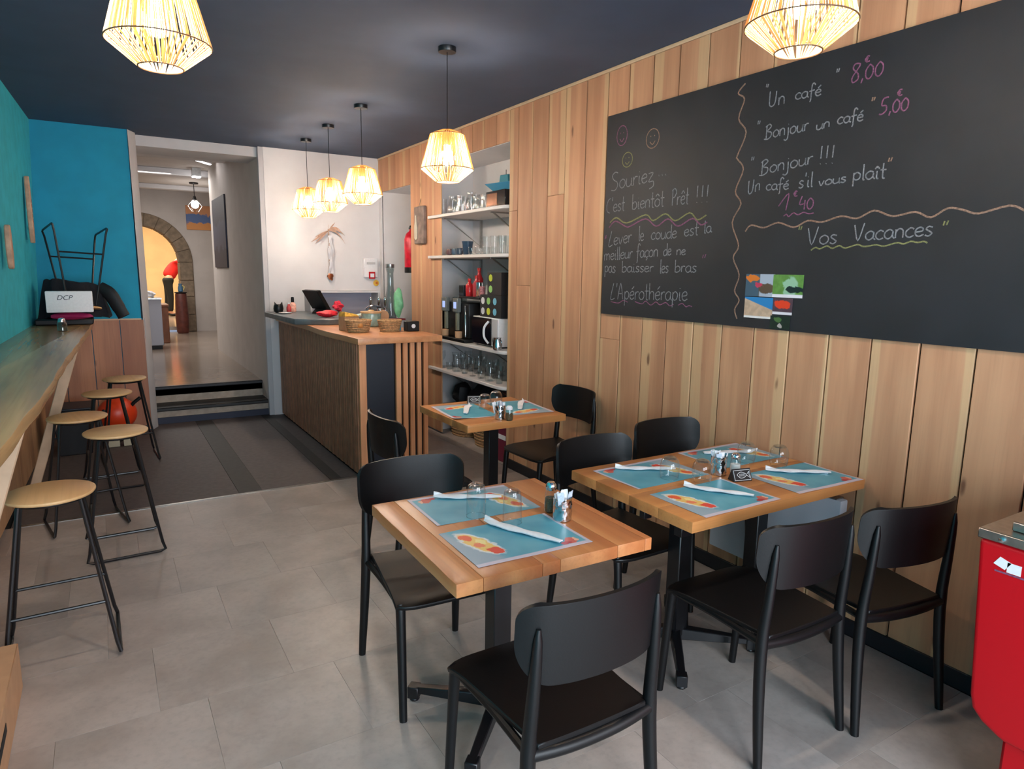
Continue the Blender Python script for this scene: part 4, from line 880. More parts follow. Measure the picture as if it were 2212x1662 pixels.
t = thing('palm_hanging', 'dried palm frond with silver foil streamers on the white wall', 'decoration', (2.20, 7.60, 1.95))
dl = mat('dried_palm', (176, 142, 122), .8, var=.2, scale=30); r = random.Random(4)
for k, (a, L, dr) in enumerate(((.75, .18, .05), (.55, .21, .07), (.40, .20, .10), (.9, .12, .03), (3.72, .24, .0), (3.9, .21, .0), (3.6, .17, .0), (1.6, .07, .0))):
    MB().sheet(lambda u, v: (math.cos(a)*L*u, -.01-.02*u, math.sin(a)*L*u+.10-dr*2.2*u*u*(1 if L > .12 else 0)+(v-.5)*.024*math.sin(PI*min(1, u*.9+.1))), 8, 2, .002).build('leaf', dl, t)
MB().tube(cat([(0, -.01, .12), (.005, -.015, 0), (0, -.01, -.15), (.01, -.012, -.36)], 4), .006, 6).build('stalk', dl, t)
for k in range(3): MB().sheet(lambda u, v: (.004+.012*k+.02*math.sin(11*u+k*2)*.4+(v-.5)*.022, -.02-.006*math.sin(17*u+k), .05-.42*u), 20, 2, .001).build('foil_streamer', 'foil', t)
blob('copper_tassel', 'copper foil tassel at the foot of the palm hanging', 'tassel', (2.21, 7.60, 1.50), .03, mat('copper', (190, 120, 84), .3, metal=1), 12, (1, .5, 1.4), .25)
# ------------------------------------------------------------ side opening and pillar
t = thing('fire_extinguisher', 'red fire extinguisher hung in the side opening', 'extinguisher', (2.92, 6.93, 1.60))
MB().lathe([(.07, .03), (.078, .05), (.08, .36), (.06, .42), (.025, .45), (.02, .47)], 20).build('cylinder', mat('extinguisher_red', (200, 16, 44), .35, var=.2, scale=16), t)
MB().lathe([(.075, 0), (.079, .003), (.079, .06), (.07, .062)], 20).build('base_ring', 'black', t)
MB().tube(cat([(0, 0, .46), (.0, .03, .50), (.03, .06, .46), (.05, .085, .40), (.03, .09, .2)], 5), .012, 8).build('hose', 'black', t)
MB().box(-.012, .012, -.05, .05, .47, .49).build('lever', 'black', t); MB().box(.07, .34, -.012, .012, .25, .28).build('wall_bracket', 'metal', t)
t = thing('wooden_plaque', 'grey weathered plank with a pale bottle shape hung on the pillar', 'plaque', (2.79, 6.40, 2.08))
MB().box(-.012, .022, -.115, .125, -.185, .185).build('plank_body', mat('grey_driftwood', (128, 112, 104), .85, var=.25, scale=14), t, bevel=.006)
MB().prism([(.055, -.15), (.10, -.13), (.10, -.02), (.075, .05), (.07, .10), (.055, .10), (.05, .05), (.03, -.02), (.03, -.13)], -.024, -.012, 'x').build('bottle_silhouette', mat('pale_bottle', (186, 178, 160), .6), t, bevel=.003)
MB().tube([(.0, .02, .185), (.012, .0, .26), (.0, -.02, .185)], .002, 4).build('string', 'metal', t)
# ------------------------------------------------------------ niche shelves
M['shelf'] = mat('white_shelf', (216, 210, 206), .5)
X0 = WX-.005; X1 = W2+.418
def shelf(z, th, label, y0=NY0+.004, y1=NY1-.004, lip=.05, out=.03):
    t = thing('wall_shelf', label, 'shelf', (3.0, 5.4, z), 0, 'white shelves in the niche')
    P = [(X0-out-3.0, y1+lip-5.4), (X0-out-3.0, y0-5.4+.12), (X0-out-2.97, y0-5.4+.03), (X0-2.99, y0-5.4+.003), (X1-3.0, y0-5.4+.003), (X1-3.0, y1-5.4), (X0+.02-3.0, y1-5.4), (X0-3.003, y1+lip-5.4)]
    P = [(X0-out-3.0, y1-5.4-.004), (X0-out-3.0, y0-5.4+.10), (X0-out-2.985, y0-5.4+.04), (X0-2.985, y0-5.4+.004), (X1-3.0, y0-5.4+.004), (X1-3.0, y1-5.4-.004)]
    MB().prism(P, -th, 0).build('board', 'shelf', t, bevel=.004)
    if lip: MB().box(X0-out-3.0, X0-3.001, y1-5.4-.004, y1-5.4+lip, -th, 0).build('board_end', 'shelf', t, bevel=.003)
    for y in (5.05, 5.95):
        yy = y-5.4; MB().box(X1-.02-3.0, X1-3.0, yy-.012, yy+.012, -.30, -th).box(X0+.04-3.0, X1-3.0, yy-.01, yy+.01, -th-.012, -th).hexa([(X1-.02-3, yy-.008, -.28), (X1-.005-3, yy-.008, -.29), (X1-.005-3, yy+.008, -.29), (X1-.02-3, yy+.008, -.28), (X0+.06-3, yy-.008, -th-.012), (X0+.08-3, yy-.008, -th-.012), (X0+.08-3, yy+.008, -th-.012), (X0+.06-3, yy+.008, -th-.012)]).build('bracket', 'steel', t)
    return t
shelf(2.155, .028, 'top white shelf of the niche, with jugs and a black box')
shelf(1.772, .028, 'second white shelf of the niche, with dark mugs and glasses')
shelf(.975, .03, 'third white shelf of the niche, with coffee machine and microwave', lip=0)
shelf(.672, .028, 'lowest white shelf of the niche, crowded with glasses')
def stem_glass(label, x, y, z, kind, group, first={}):
    key = kind
    if key in first: return dup(first[key], (x, y, z), 0, label, group)
    t = thing({'jug': 'glass_jug', 'beer': 'beer_glass', 'wine': 'wine_glass', 'cup': 'small_glass'}[kind], label, 'glass', (x, y, z), 0, group)
    mb = MB()
    if kind == 'jug': mb.lathe([(.04, 0), (.045, .004), (.05, .06), (.042, .11), (.036, .14), (.042, .165)], 12)
    elif kind == 'beer': mb.lathe([(.026, 0), (.03, .004), (.033, .09), (.036, .15), (.034, .152)], 12)
    elif kind == 'wine': mb.lathe([(.03, 0), (.03, .003), (.005, .01), (.004, .07), (.02, .085), (.034, .12), (.03, .17)], 12)
    else: mb.lathe([(.028, 0), (.03, .003), (.034, .07), (.033, .072)], 12)
    mb.f = mb.f[:-1]; mb.mi = mb.mi[:-1]
    mb.build('glass_bowl', 'glass', t)
    if kind == 'jug': MB().tube(cat([(0, -.036, .13), (0, -.075, .12), (0, -.07, .06), (0, -.048, .045)], 4), .005, 6).build('handle', 'glass', t)
    if kind != 'wine': MB().lathe([(.001, .004), (.024, .004), (.024, .012), (.001, .014)], 12).build('glass_base', 'glass', t)
    first[key] = t; return t
ORD = ['first', 'second', 'third', 'fourth', 'fifth', 'sixth', 'seventh', 'eighth', 'ninth', 'tenth', 'eleventh', 'twelfth']+['thirteenth', 'fourteenth', 'fifteenth', 'sixteenth', 'seventeenth', 'eighteenth', 'nineteenth', 'twentieth', 'twenty-first', 'twenty-second', 'twenty-third', 'twenty-fourth']
KN = {'jug': 'glass jug', 'beer': 'straight glass', 'cup': 'low glass', 'wine': 'stemmed glass'}
lab = 'clear glass standing on %s of the niche'
for i in range(12): k_ = 'jug' if i % 2 else 'beer'; stem_glass('%s on the top shelf of the niche, %s from the left' % (KN[k_], ORD[i]), 2.86+.11*(i % 3), 6.0-.062*i-.02*(i % 2), 2.1555, k_, 'glasses on the top shelf')
for i in range(10): stem_glass('%s in front on the second shelf, %s from the left' % (KN['cup' if i < 4 else 'beer'], ORD[i]), 2.87+.1*(i % 2), 5.43-.068*i, 1.7725, 'cup' if i < 4 else 'beer', 'glasses on the second shelf')
for i in range(5): stem_glass('stemmed glass in the back row of the second shelf, %s from the right' % ORD[4-i], 3.08, 5.25-.1*i, 1.7725, 'wine', 'glasses at the back of the second shelf')
for i in range(24): stem_glass('%s on the lowest shelf of the niche, %s from the left' % (KN[('wine', 'beer', 'jug', 'cup')[i % 4]], ORD[i]), 2.86+.12*(i % 3), 6.03-.054*i, .6725, ('wine', 'beer', 'jug', 'cup')[i % 4], 'glasses on the lowest shelf')
t = thing('glossy_black_box', 'glossy black and copper box at the right of the top shelf', 'box', (2.93, 4.96, 2.1555))
MB().box(-.085, .10, -.15, .17, 0, .135).build('case', mat('gloss_black', (30, 26, 28), .12), t, bevel=.004); MB().box(-.0865, -.085, -.02, .15, .02, .115).build('copper_front', mat('copper_gloss', (120, 84, 62), .2, metal=.7), t)
t = thing('blue_paper_boat', 'blue folded cloth boat on top of the black box', 'boat', (2.93, 4.97, 2.291))
MB().hexa([(-.03, -.16, .0), (.03, -.16, .0), (.03, .12, .0), (-.03, .12, .0), (-.06, -.22, .06), (.06, -.22, .06), (.06, .24, .075), (-.06, .24, .075)]).build('hull', mat('boat_blue', (60, 140, 178), .6), t, bevel=.004)
MB().hexa([(-.03, -.12, .05), (.03, -.12, .05), (.03, .04, .05), (-.03, .04, .05), (-.025, -.10, .125), (.025, -.10, .125), (.025, .03, .13), (-.025, .03, .13)]).build('cabin', mat('boat_teal', (40, 128, 150), .6), t, bevel=.004); MB().tube([(0, -.03, .125), (0, -.03, .17)], .003, 5).build('mast', 'metal', t)
for i, (y, rr, h, l) in enumerate(((5.85, .036, .06, 'left of the dark mugs on the second shelf, brown'), (5.745, .034, .062, 'middle of the dark mugs on the second shelf'), (5.655, .032, .065, 'right of the dark mugs on the second shelf'))):
    t = thing('dark_mug', 'glazed mug, '+l, 'mug', (2.86, y, 1.7725)); MB().lathe([(rr*.6, 0), (rr, .012), (rr*1.05, h*.6), (rr*.9, h), (rr*.8, h)], 14).build('mug_body', mat('glaze%d' % i, ((92, 62, 66), (62, 84, 104), (52, 66, 84))[i], .2), t); MB().tube(cat([(0, -rr, h*.8), (0, -rr*1.6, h*.6), (0, -rr, h*.25)], 4), .005, 6).build('handle', mat('glazeh%d' % i, (62, 72, 88), .2), t)
t = thing('tilted_dark_cup', 'tall dark blue cup behind the mugs on the second shelf', 'cup', (2.90, 5.57, 1.7725)); MB().lathe([(.035, 0), (.04, .01), (.05, .10), (.055, .125), (.045, .125)], 16).build('cup_body', mat('navy_glaze', (42, 62, 84), .25), t)
# coffee machine
t = thing('coffee_machine', 'black double coffee machine with two lit screens', 'coffee machine', (2.90, 5.70, .976))
MB().box(-.06, .30, -.27, .30, .03, .36).build('body', 'black', t, bevel=.02, seg=2)
MB().box(-.12, .30, -.30, .33, .0, .03).build('drip_base', 'black', t, bevel=.004)
for s, y in ((0, .17), (1, -.07)):
    MB().box(-.10, -.06, y-.05, y+.05, .27, .40, T=None).build('screen_housing', mat('grey_bezel', (104, 108, 106), .4), t, bevel=.004)
    MB().box(-.1015, -.10, y-.028, y+.028, .305, .365).build('screen', emis('screen_glow%d' % s, lin((170, 190, 245)), 1.1), COL.objects[-1])
    MB().box(-.085, -.06, y-.02, y+.02, .10, .27).build('spout_column', mat('grey_column', (120, 120, 104), .4), t, bevel=.003)
    MB().lathe([(.03, 0), (.033, .003), (.036, .06), (.034, .062)], 14, c=(-.085, y-.05*s, .031)).build('cup', 'card', t)
MB().lathe([(.008, .0), (.008, .28), (.004, .285)], 10, c=(-.066, -.22, .05)).build('chrome_bar', 'chrome', t)
for y in (.18, .08): MB().lathe([(.05, .36), (.055, .365), (.045, .40), (.03, .405)], 16, c=(.05, y, 0)).build('bean_hopper', 'smoke', t)
t = thing('black_tray', 'black tray on top of the coffee machine', 'tray', (2.93, 5.55, 1.3765)); MB().box(-.07, .2, -.285, .12, 0, .02).build('tray_body', 'black', t, bevel=.004)
for i, (y, x, h, rr, c, l) in enumerate(((5.53, 2.90, .16, .036, (190, 40, 44), 'red syrup bottle in front on the black tray'), (5.47, 2.97, .26, .038, (170, 36, 44), 'tall red bottle at the back of the black tray'), (5.41, 2.91, .19, .036, (180, 60, 64), 'red glass bottle beside the steel cup'))):
    t = thing('red_bottle', l, 'bottle', (x, y, 1.397)); MB().lathe([(rr*.9, 0), (rr, .006), (rr, h*.62), (rr*.4, h*.8), (rr*.35, h*.92)], 14).build('bottle_body', mat('red_glass%d' % i, c, .15), t); MB().lathe([(rr*.42, h*.9), (rr*.45, h*.92), (rr*.45, h), (rr*.3, h+.002)], 12).build('cap', mat('redcap%d' % i, (206, 50, 40), .4), t)
t = thing('black_dispenser', 'small black open box at the left of the black tray', 'box', (2.90, 5.62, 1.397)); MB().box(-.03, .05, -.03, .07, 0, .10).build('box_body', 'navy', t, bevel=.004); MB().box(-.032, -.03, -.02, .06, .03, .09).build('front', 'gap', t)
for i, (y, m) in enumerate(((5.36, 'chrome'), (5.30, 'glass'))):
    t = thing('steel_cup' if i == 0 else 'candy_jar', 'chrome cup on the black tray' if i == 0 else 'clear jar of pink sweets on the black tray', 'cup' if i == 0 else 'jar', (2.91, y, 1.397)); MB().lathe([(.028, 0), (.03, .004), (.03, .13), (.028, .132)], 14).build('cup_body', m, t)
    if i: MB().lathe([(.02, .006), (.026, .01), (.026, .09), (.01, .1)], 12).build('sweets', mat('sweets', (200, 130, 134), .6, var=.4, scale=90), t)
# microwave
t = thing('microwave', 'white microwave with a black door and curved handle', 'microwave', (2.87, 5.12, .976))
MB().box(-.03, .31, -.23, .23, .01, .255).build('cabinet', 'paper', t, bevel=.006)
MB().box(-.042, -.03, -.12, .228, .015, .25).build('door', mat('door_glass', (18, 18, 26), .15), t, bevel=.003)
dr = COL.objects[-1]; MB().tube(cat([(-.05, -.10, .035), (-.075, -.075, .08), (-.08, -.068, .13), (-.075, -.075, .18), (-.05, -.10, .225)], 5), .010, 8).build('handle', 'paper', dr)
MB().box(-.036, -.03, -.225, -.13, .02, .245).build('control_panel', 'greywall', t); MB().lathe([(.02, 0), (.02, .012), (.012, .015)], 14, T=rot((-.036, -.175, .07), 0, 0, -PI/2)).build('dial', 'steel', t)
for s in (-1, 1): MB().box(0, .25, s*.2-.01, s*.2+.01, 0, .01).build('foot', 'black', t)
t = thing('milk_jug', 'steel milk jug at the right end of the third shelf', 'jug', (2.80, 4.83, .976)); MB().lathe([(.032, 0), (.038, .006), (.04, .05), (.03, .09), (.034, .105)], 16).build('jug_body', 'chrome', t); MB().tube(cat([(0, -.03, .09), (0, -.065, .08), (0, -.06, .04), (0, -.038, .03)], 4), .004, 6).build('handle', 'chrome', t)
# dotted boxes
dots = [(196, 206, 60), (150, 200, 110), (120, 190, 214), (214, 214, 218)]
def dotbox(label, y0, y1, z0, z1, D):
    t = thing('dotted_box', label, 'box', (2.96, (y0+y1)/2, z0)); h = z1-z0
    MB().box(-.10, .16, -(y1-y0)/2, (y1-y0)/2, 0, h).build('box_body', mat('matte_black', (20, 20, 24), .6) if 'mbk' not in M else M['mbk'], t, bevel=.002)
    for yy, zz, k in D: MB().lathe([(.030, 0), (.031, .002), (.01, .002)], 14, T=rot((-.10, yy, zz), 0, 0, -PI/2)).build('dot', M['dot%d' % k], t)
M['mbk'] = mat('matte_black', (20, 20, 24), .6)
for k, c in enumerate(dots): M['dot%d' % k] = mat('dot_print%d' % k, c, .5)
dotbox('lower black box with two rows of coloured dots on the microwave', 4.88, 5.25, 1.2325, 1.425, [(.13, .14, 3), (.03, .14, 1), (-.08, .14, 2), (.13, .05, 3), (.03, .05, 0), (-.08, .05, 2)])
dotbox('upper black box with two green dots, stacked on the other', 4.88, 5.12, 1.4265, 1.62, [(.06, .145, 0), (.06, .05, 1)])
# bottom of the niche and floor beside it
t = thing('darkening_rack', 'low black rack at the foot of the niche', 'rack', (3.04, 5.58, .002)); MB().box(-.17, .17, -.52, .55, .26, .28).build('rack_shelf', 'mbk', t, bevel=.002)  # rack added to hold dark bags up in the niche's dark foot
for sx in (-.16, .16):
    for sy in (-.51, .54): MB().box(sx-.01, sx+.01, sy-.01, sy+.01, 0, .26).build('leg', 'mbk', t)
blob('dark_bag', 'black bag on the low rack under the lowest shelf', 'bag', (3.03, 5.42, .285), .15, 'mbk', 31, (.8, 1.7, .95), .12)  # bags, enlarged to darken the wall below the shelf
blob('dark_sack', 'black sack at the left end of the low rack', 'sack', (3.0, 5.86, .285), .11, 'mbk', 33, (.9, .9, 1.1), .12)
t = thing('burgundy_box', 'burgundy and white box standing in the foot of the niche', 'box', (2.90, 4.86, .002)); MB().box(-.06, .16, -.12, .14, 0, .34).build('carton', mat('burgundy_card', (112, 30, 56), .6), t, bevel=.004); MB().box(-.062, -.06, -.12, .14, .2, .24).build('white_band', 'paper', t)
def crate(label, x, y, rz):
    t = thing('produce_basket', label, 'basket', (x, y, .001), rz); mb = MB()
    for j in range(6):
        z = .012+j*.03; rr = .155+.006*j; mb.tube([(rr*math.cos(a), rr*.75*math.sin(a), z) for a in [k*PI/14 for k in range(28)]], .013, 5, closed=True)
    mb.build('woven_side', 'wick', t); MB().lathe([(.15, .004), (.165, .006), (.165, .016), (.1, .018)], 20, squash=.75).build('base', 'wick', t)
crate('woven floor basket by the niche, behind the small table, left', 3.03, 5.86, 1.57); crate('woven floor basket by the niche, behind the small table, right', 3.03, 5.36, 1.57)
pm = mat('produce', (150, 110, 60), .6, var=.5, scale=14)
for i, (x, y, c) in enumerate(((3.0, 5.80, (176, 120, 60)), (3.02, 5.93, (120, 120, 60)), (2.95, 5.87, (160, 70, 50)), (2.97, 5.30, (170, 150, 120)), (2.97, 5.42, (150, 60, 50)), (3.06, 5.36, (110, 110, 56)))):
    o = blob('vegetable', 'vegetable in the %s floor basket, %s' % (('left', 'right')[i > 2], ('orange-brown', 'olive green', 'russet', 'pale beige', 'brick red', 'dark green')[i]), 'vegetable', (x, y, .13), .046, mat('veg%d' % i, c, .5, var=.3, scale=20), 50+i, (1, 1, .8), .1); o['group'] = 'vegetables in the floor baskets'
# radiator under the long table
t = thing('wall_radiator', 'white electric radiator on the wall under the long table', 'radiator', (2.76, 2.02, .40))
MB().box(-.02, .035, -.36, .37, -.235, .235).build('panel', mat('radiator_white', (196, 198, 206), .5), t, bevel=.01, seg=2); MB().box(-.022, .03, -.34, .35, .236, .242).build('grille', 'steel', t)
for s in (-1, 1): MB().box(.035, .054, s*.25-.02, s*.25+.02, -.1, .1).build('wall_bracket', 'steel', t)
# ------------------------------------------------------------ red chest at right
t = thing('red_chest_cooler', 'red drinks cooler with a steel top at the right edge', 'cooler', (2.49, .88, 0), R(0))
MB().prism([(-.11, .278), (-.07, .298), (-.04, .328), (-.03, .37), (0, .862), (-1.2, .862), (-1.2, .27), (-.13, .27)], -.315, .305, 'x').build('upper_body', 'red', t, bevel=.014, seg=3)
MB().box(-.275, .29, -1.15, -.115, .0, .275).build('lower_body', 'red', t, bevel=.01)
MB().box(-.32, .31, -1.2, .004, .864, .895).build('steel_rim', 'steel', t, bevel=.003); MB().box(-.27, .27, -1.12, -.06, .895, .925).build('sliding_lid', 'steel', t, bevel=.004)
MB().lathe([(.008, 0), (.008, .006), (.004, .007)], 10, T=rot((-.32, -.06, .878), 0, 0, -PI/2)).build('rivet', 'chrome', t)
lg = MB(); lg.hexa([(-.3165, -.075, .79), (-.3155, -.075, .79), (-.3155, -.045, .80), (-.3165, -.045, .80), (-.3165, -.09, .815), (-.3155, -.09, .815), (-.3155, -.06, .825), (-.3165, -.06, .825)]); lg.box(-.3165, -.3155, -.115, -.08, .785, .815); lg.box(-.3165, -.3155, -.26, -.125, .80, .812); lg.build('logo', 'paper', t)
MB().box(-.3165, -.3155, -.26, -.05, .778, .783).build('logo_line', 'chalkp', t)
t = thing('dark_till', 'dark gadget standing on the red cooler', 'gadget', (2.30, .66, .9255)); MB().hexa([(-.05, -.1, 0), (.05, -.1, 0), (.05, .05, 0), (-.05, .05, 0), (-.03, -.1, .09), (.04, -.1, .09), (.04, .0, .06), (-.03, .0, .06)]).build('case', 'black', t, bevel=.006); MB().tube([(0, .03, .03), (.0, .035, .12)], .006, 6).build('antenna', 'chrome', t)
# cardboard box bottom left, napkin dispenser on bar
t = thing('cardboard_box', 'open-slotted cardboard box on the floor at the lower left', 'box', (-.56, 2.55, .001)); MB().box(-.10, .18, -.75, .45, 0, .185).build('box_body', 'card', t, bevel=.003)
MB().box(.1805, .182, -.25, .0, .1, .13).box(.1805, .182, -.7, -.35, .03, .05).build('slot_and_shade', 'gap', t)  # upper strip is the hand hole, lower one paints shade under the box
t = thing('purple_cup', 'purple cup on the near end of the wall bar', 'cup', (-.335, 2.16, 1.1205)); MB().lathe([(.03, 0), (.035, .004), (.042, .09), (.039, .092)], 18).build('cup_body', mat('purple_plastic', (130, 60, 110), .4), t)
t = thing('sugar_shaker', 'glass shaker with a silver top on the wall bar', 'shaker', (-.29, 6.2, 1.1205)); MB().lathe([(.03, 0), (.034, .004), (.034, .06), (.026, .075)], 14).build('glass_body', 'smoke', t); MB().lathe([(.027, .072), (.028, .078), (.022, .10), (.008, .105)], 14).build('cap', 'chrome', t)
# upturned stool and things at the far end of the bar
us = dup(s0, (-.17, 7.02, 1.945), R(8), 'bar stool stored upside down on the far end of the wall bar'); us.rotation_euler = (PI-.13, .05, R(14))
us['group'] = 'bar stools along the wall bar'
t = thing('black_case', 'flat black case under the upturned stool', 'case', (-.27, 7.05, 1.1205)); MB().box(-.24, .18, -.2, .22, 0, .05).build('case_body', 'mbk', t, bevel=.01)
o = blob('magenta_bag', 'magenta cloth bag squashed under the white carton', 'bag', (-.24, 6.77, 1.1705), .095, mat('magenta_cloth', (150, 20, 80), .7), 41, (1.7, .6, .32), .08)
t = thing('white_carton', 'white carton with dark lettering leaning among the stool legs', 'carton', (-.245, 6.735, 1.248)); MB().box(-.165, .165, -.05, .05, -.01, .165).build('carton_body', 'paper', t, bevel=.008, seg=2)
tc_ = bpy.data.curves.new('tx', 'FONT'); tc_.body = 'DCP'; tc_.size = .055; tc_.extrude = .0005; tc_.shear = .3
to = bpy.data.objects.new('tx', tc_); me = bpy.data.meshes.new_from_object(to); bpy.data.objects.remove(to); me.materials.clear(); me.materials.append(M['navy'])
o = bpy.data.objects.new('lettering', me); COL.objects.link(o); o.parent = t; o.location = (-.09, -.0505, .095); o.rotation_euler = (PI/2, 0, 0)
def jk(u, v):
    a = 2*PI*u
    return (-.22+.27*math.cos(a)*(1-.25*v)+.012*math.sin(9*a), 7.06+.155*math.sin(a)*(1-.3*v)+.01*math.sin(7*a+3*v), 1.175+.30*v+.03*math.cos(a+2.6)*v+.012*math.sin(5*a+6*v))
mb = MB(); N_ = 36; K_ = 8
vs = [jk(k/N_, j/K_) for j in range(K_+1) for k in range(N_)]; mb.add(vs, [(j*N_+k, j*N_+(k+1) % N_, (j+1)*N_+(k+1) % N_, (j+1)*N_+k) for j in range(K_) for k in range(N_)]+[tuple(K_*N_+k for k in range(N_))])
t = thing('black_jacket', 'black jacket draped over the upturned stool', 'jacket', (0, 0, 0)); mb.build('jacket_body', mat('black_cloth', (16, 16, 24), .9, bmp=.5, scale=40), t)
MB().tube(cat([(-.02, 7.02, 1.43), (.05, 6.98, 1.38), (.10, 6.96, 1.28), (.145, 6.94, 1.18)], 5), [.06]*4+[.062]*4+[.06]*4+[.055]*4, 12, flat=.6).build('sleeve', M['mbk'], t)
# wall pieces of driftwood on the turquoise wall
dw = mat('bare_wood', (190, 150, 124), .7, var=.2, scale=16)
for x, y, z, h, w_, l in ((wl_top(6.9)-.025, 6.86, 2.07, .27, .055, 'tall oval wooden plaque on the turquoise wall, with painted letters'), (wl_top(5.9)-.035, 5.62, 1.74, .145, .05, 'shorter plain wooden paddle on the turquoise wall, nearer the camera')):
    t = thing('wooden_wall_piece', l, 'wall decoration', (x+.025, y, z)); P = [(w_*math.sin(a)*1.0, h*math.cos(a)) for a in [k*PI/12 for k in range(24)]]
    MB().prism(P, -.012, .022, 'x').build('wood_body', dw, t, bevel=.006)
    if h > .2:
        q = MB()
        for k in range(5): q.box(.0222, .0235, -.012, .012, -.1+k*.04, -.075+k*.04)
        q.build('painted_letters', mat('rust_paint', (150, 76, 60), .7), t)
# floor things at the foot of the return wall
t = thing('vacuum_cleaner', 'orange-red vacuum cleaner with a black handle against the low boards', 'vacuum cleaner', (.03, 7.25, .001))
mb = MB(); mb.ball((0, 0, .24), .16, 20, 12, (1.05, .85, 1.)); mb.build('drum', mat('orange_plastic', (226, 66, 26), .35), t)
MB().lathe([(.13, .0), (.15, .02), (.15, .10), (.13, .12)], 20).build('base', 'black', t)
MB().tube(cat([(.08, -.03, .25), (.13, -.05, .33), (.20, -.06, .39)], 4), .017, 8).build('handle', 'black', t)
MB().tube(cat([(-.1, -.1, .3), (-.16, -.14, .2), (-.14, -.15, .05), (0, -.16, .03)], 5), .018, 8).build('hose', 'mbk', t)
t = thing('dark_bin', 'dark bin between the bar braces and the vacuum cleaner', 'bin', (-.30, 6.9, .001)); MB().hexa([(-.12, -.15, 0), (.12, -.15, 0), (.12, .15, 0), (-.12, .15, 0), (-.15, -.18, .40), (.15, -.18, .40), (.15, .18, .40), (-.15, .18, .40)]).build('bin_body', 'mbk', t, bevel=.006); MB().box(-.155, .155, -.185, .185, .40, .415).build('lid', 'navy', t, bevel=.004)
for i, (x, l) in enumerate(((-.02, 'left'), (.11, 'right'))):
    t = thing('cream_carton', 'small cream carton on the floor before the vacuum cleaner, %s one' % l, 'carton', (x, 6.93, .004)); MB().box(-.05, .05, -.05, .05, 0, .085).build('carton_body', mat('cream_card%d' % i, (196, 184, 156), .7), t, bevel=.003)
# ------------------------------------------------------------ hallway
def frame_art(name, label, loc, T_, w_, h, m):
    t = thing(name, label, 'painting', loc); MB().box(-w_/2, w_/2, -.02, .0, -h/2, h/2, T=T_).build('canvas', m, t, bevel=.003); return t
def art(n, cols, sc):
    m, nt, b = newmat(n); tc = nd(nt, 'ShaderNodeTexCoord'); sp = nd(nt, 'ShaderNodeSeparateXYZ'); nt.links.new(tc.outputs['Generated'], sp.inputs[0]); nz = noise(nt, tc.outputs['Object'], sc, 4)
    v = mth(nt, 'ADD', sp.outputs[2], mth(nt, 'MULTIPLY_ADD', nz, .4, -.2)); col = lin(cols[0])
    for k, c in enumerate(cols[1:]): col = mixc(nt, sstep(nt, v, .28+.36*k-.03, .28+.36*k+.03), col, lin(c))
    nt.links.new(col, b.inputs['Base Color']); b.inputs['Roughness'].default_value = .6; return m
frame_art('painting', 'orange and blue landscape painting on the far hall wall', (1.74, 14.945, 2.605), Matrix(), .46, .47, art('art_orange', [(214, 146, 84), (88, 112, 160), (206, 144, 100)], 9))
frame_art('painting', 'tall dark abstract painting on the right hall wall', (1.499, 10.52, 2.12), Matrix.Rotation(-PI/2, 4, 'Z'), 1.15, .98, art('art_dark', [(44, 42, 58), (62, 64, 84), (50, 48, 60)], 5))
t = thing('globe_pendant', 'hall pendant lamp with a small bright globe', 'lamp', (1.50, 13.3, 0))
MB().tube([(0, 0, 2.86), (0, 0, 3.08)], .006, 6).build('cord', 'metal', t); MB().lathe([(.07, 3.075), (.075, 3.08), (.075, 3.10), (.05, 3.10)], 16).build('ceiling_rose', 'metal', t)
MB().lathe([(.03, 2.80), (.035, 2.81), (.02, 2.87)], 12).build('lamp_holder', 'metal', t)
q = MB(); q.ball((0, 0, 2.72), .062, 14, 10); q.build('bulb', emis('hall_globe', (1, .95, .9), 55), t)
q = MB()
for k in range(6):
    a = k*PI/3; q.tube([(.03*math.cos(a), .03*math.sin(a), 2.80), (.115*math.cos(a), .115*math.sin(a), 2.70), (.05*math.cos(a), .05*math.sin(a), 2.60)], .002, 4)
q.build('cage', 'steel', t)
t = thing('ceiling_lamp', 'bright square lamp on the hall ceiling', 'lamp', (1.33, 11.40, 3.0)); MB().box(-.06, .06, -.06, .06, -.02, .10).build('housing', 'steel', t); MB().box(-.055, .055, -.055, .055, -.035, -.021).build('diffuser', emis('hall_spot', (1, .97, .95), 45), t)
t = thing('strip_light', 'slanting strip light on the hall ceiling', 'lamp', (1.17, 10.2, 3.062), R(-35)); MB().box(-.02, .02, -.45, .45, 0, .035).build('housing', 'white', t); MB().box(-.016, .016, -.43, .43, -.012, -.001).build('tube_light', emis('hall_tube', (1, .98, 1), 14), t)
t = thing('white_cabinet', 'white cabinet seen in the hall through the doorway', 'cabinet', (.50, 12.0, .351)); MB().box(-.25, .26, -.25, .25, .06, .78).build('carcass', mat('cabinet_white', (176, 178, 190), .5), t, bevel=.01); MB().box(-.22, .24, -.22, .24, 0, .06).build('plinth', 'mbk', t); MB().box(-.27, .27, -.27, .27, .78, .80).build('top', 'steel', t)
blob('paper_heap', 'pile of papers and cups on the white cabinet', 'papers', (.62, 11.95, 1.152), .07, 'paper', 61, (1, 1, .7), .3)
t = thing('brown_chest', 'brown wooden chest in the hall beside the white cabinet', 'chest', (.70, 13.0, .351)); MB().box(-.3, .22, -.3, .3, 0, .62).build('carcass', mat('brown_wood', (112, 66, 40), .6, var=.2, scale=9), t, bevel=.01); MB().box(-.31, .23, -.31, .31, .62, .65).build('top', mat('brown_top', (124, 74, 44), .5), t)
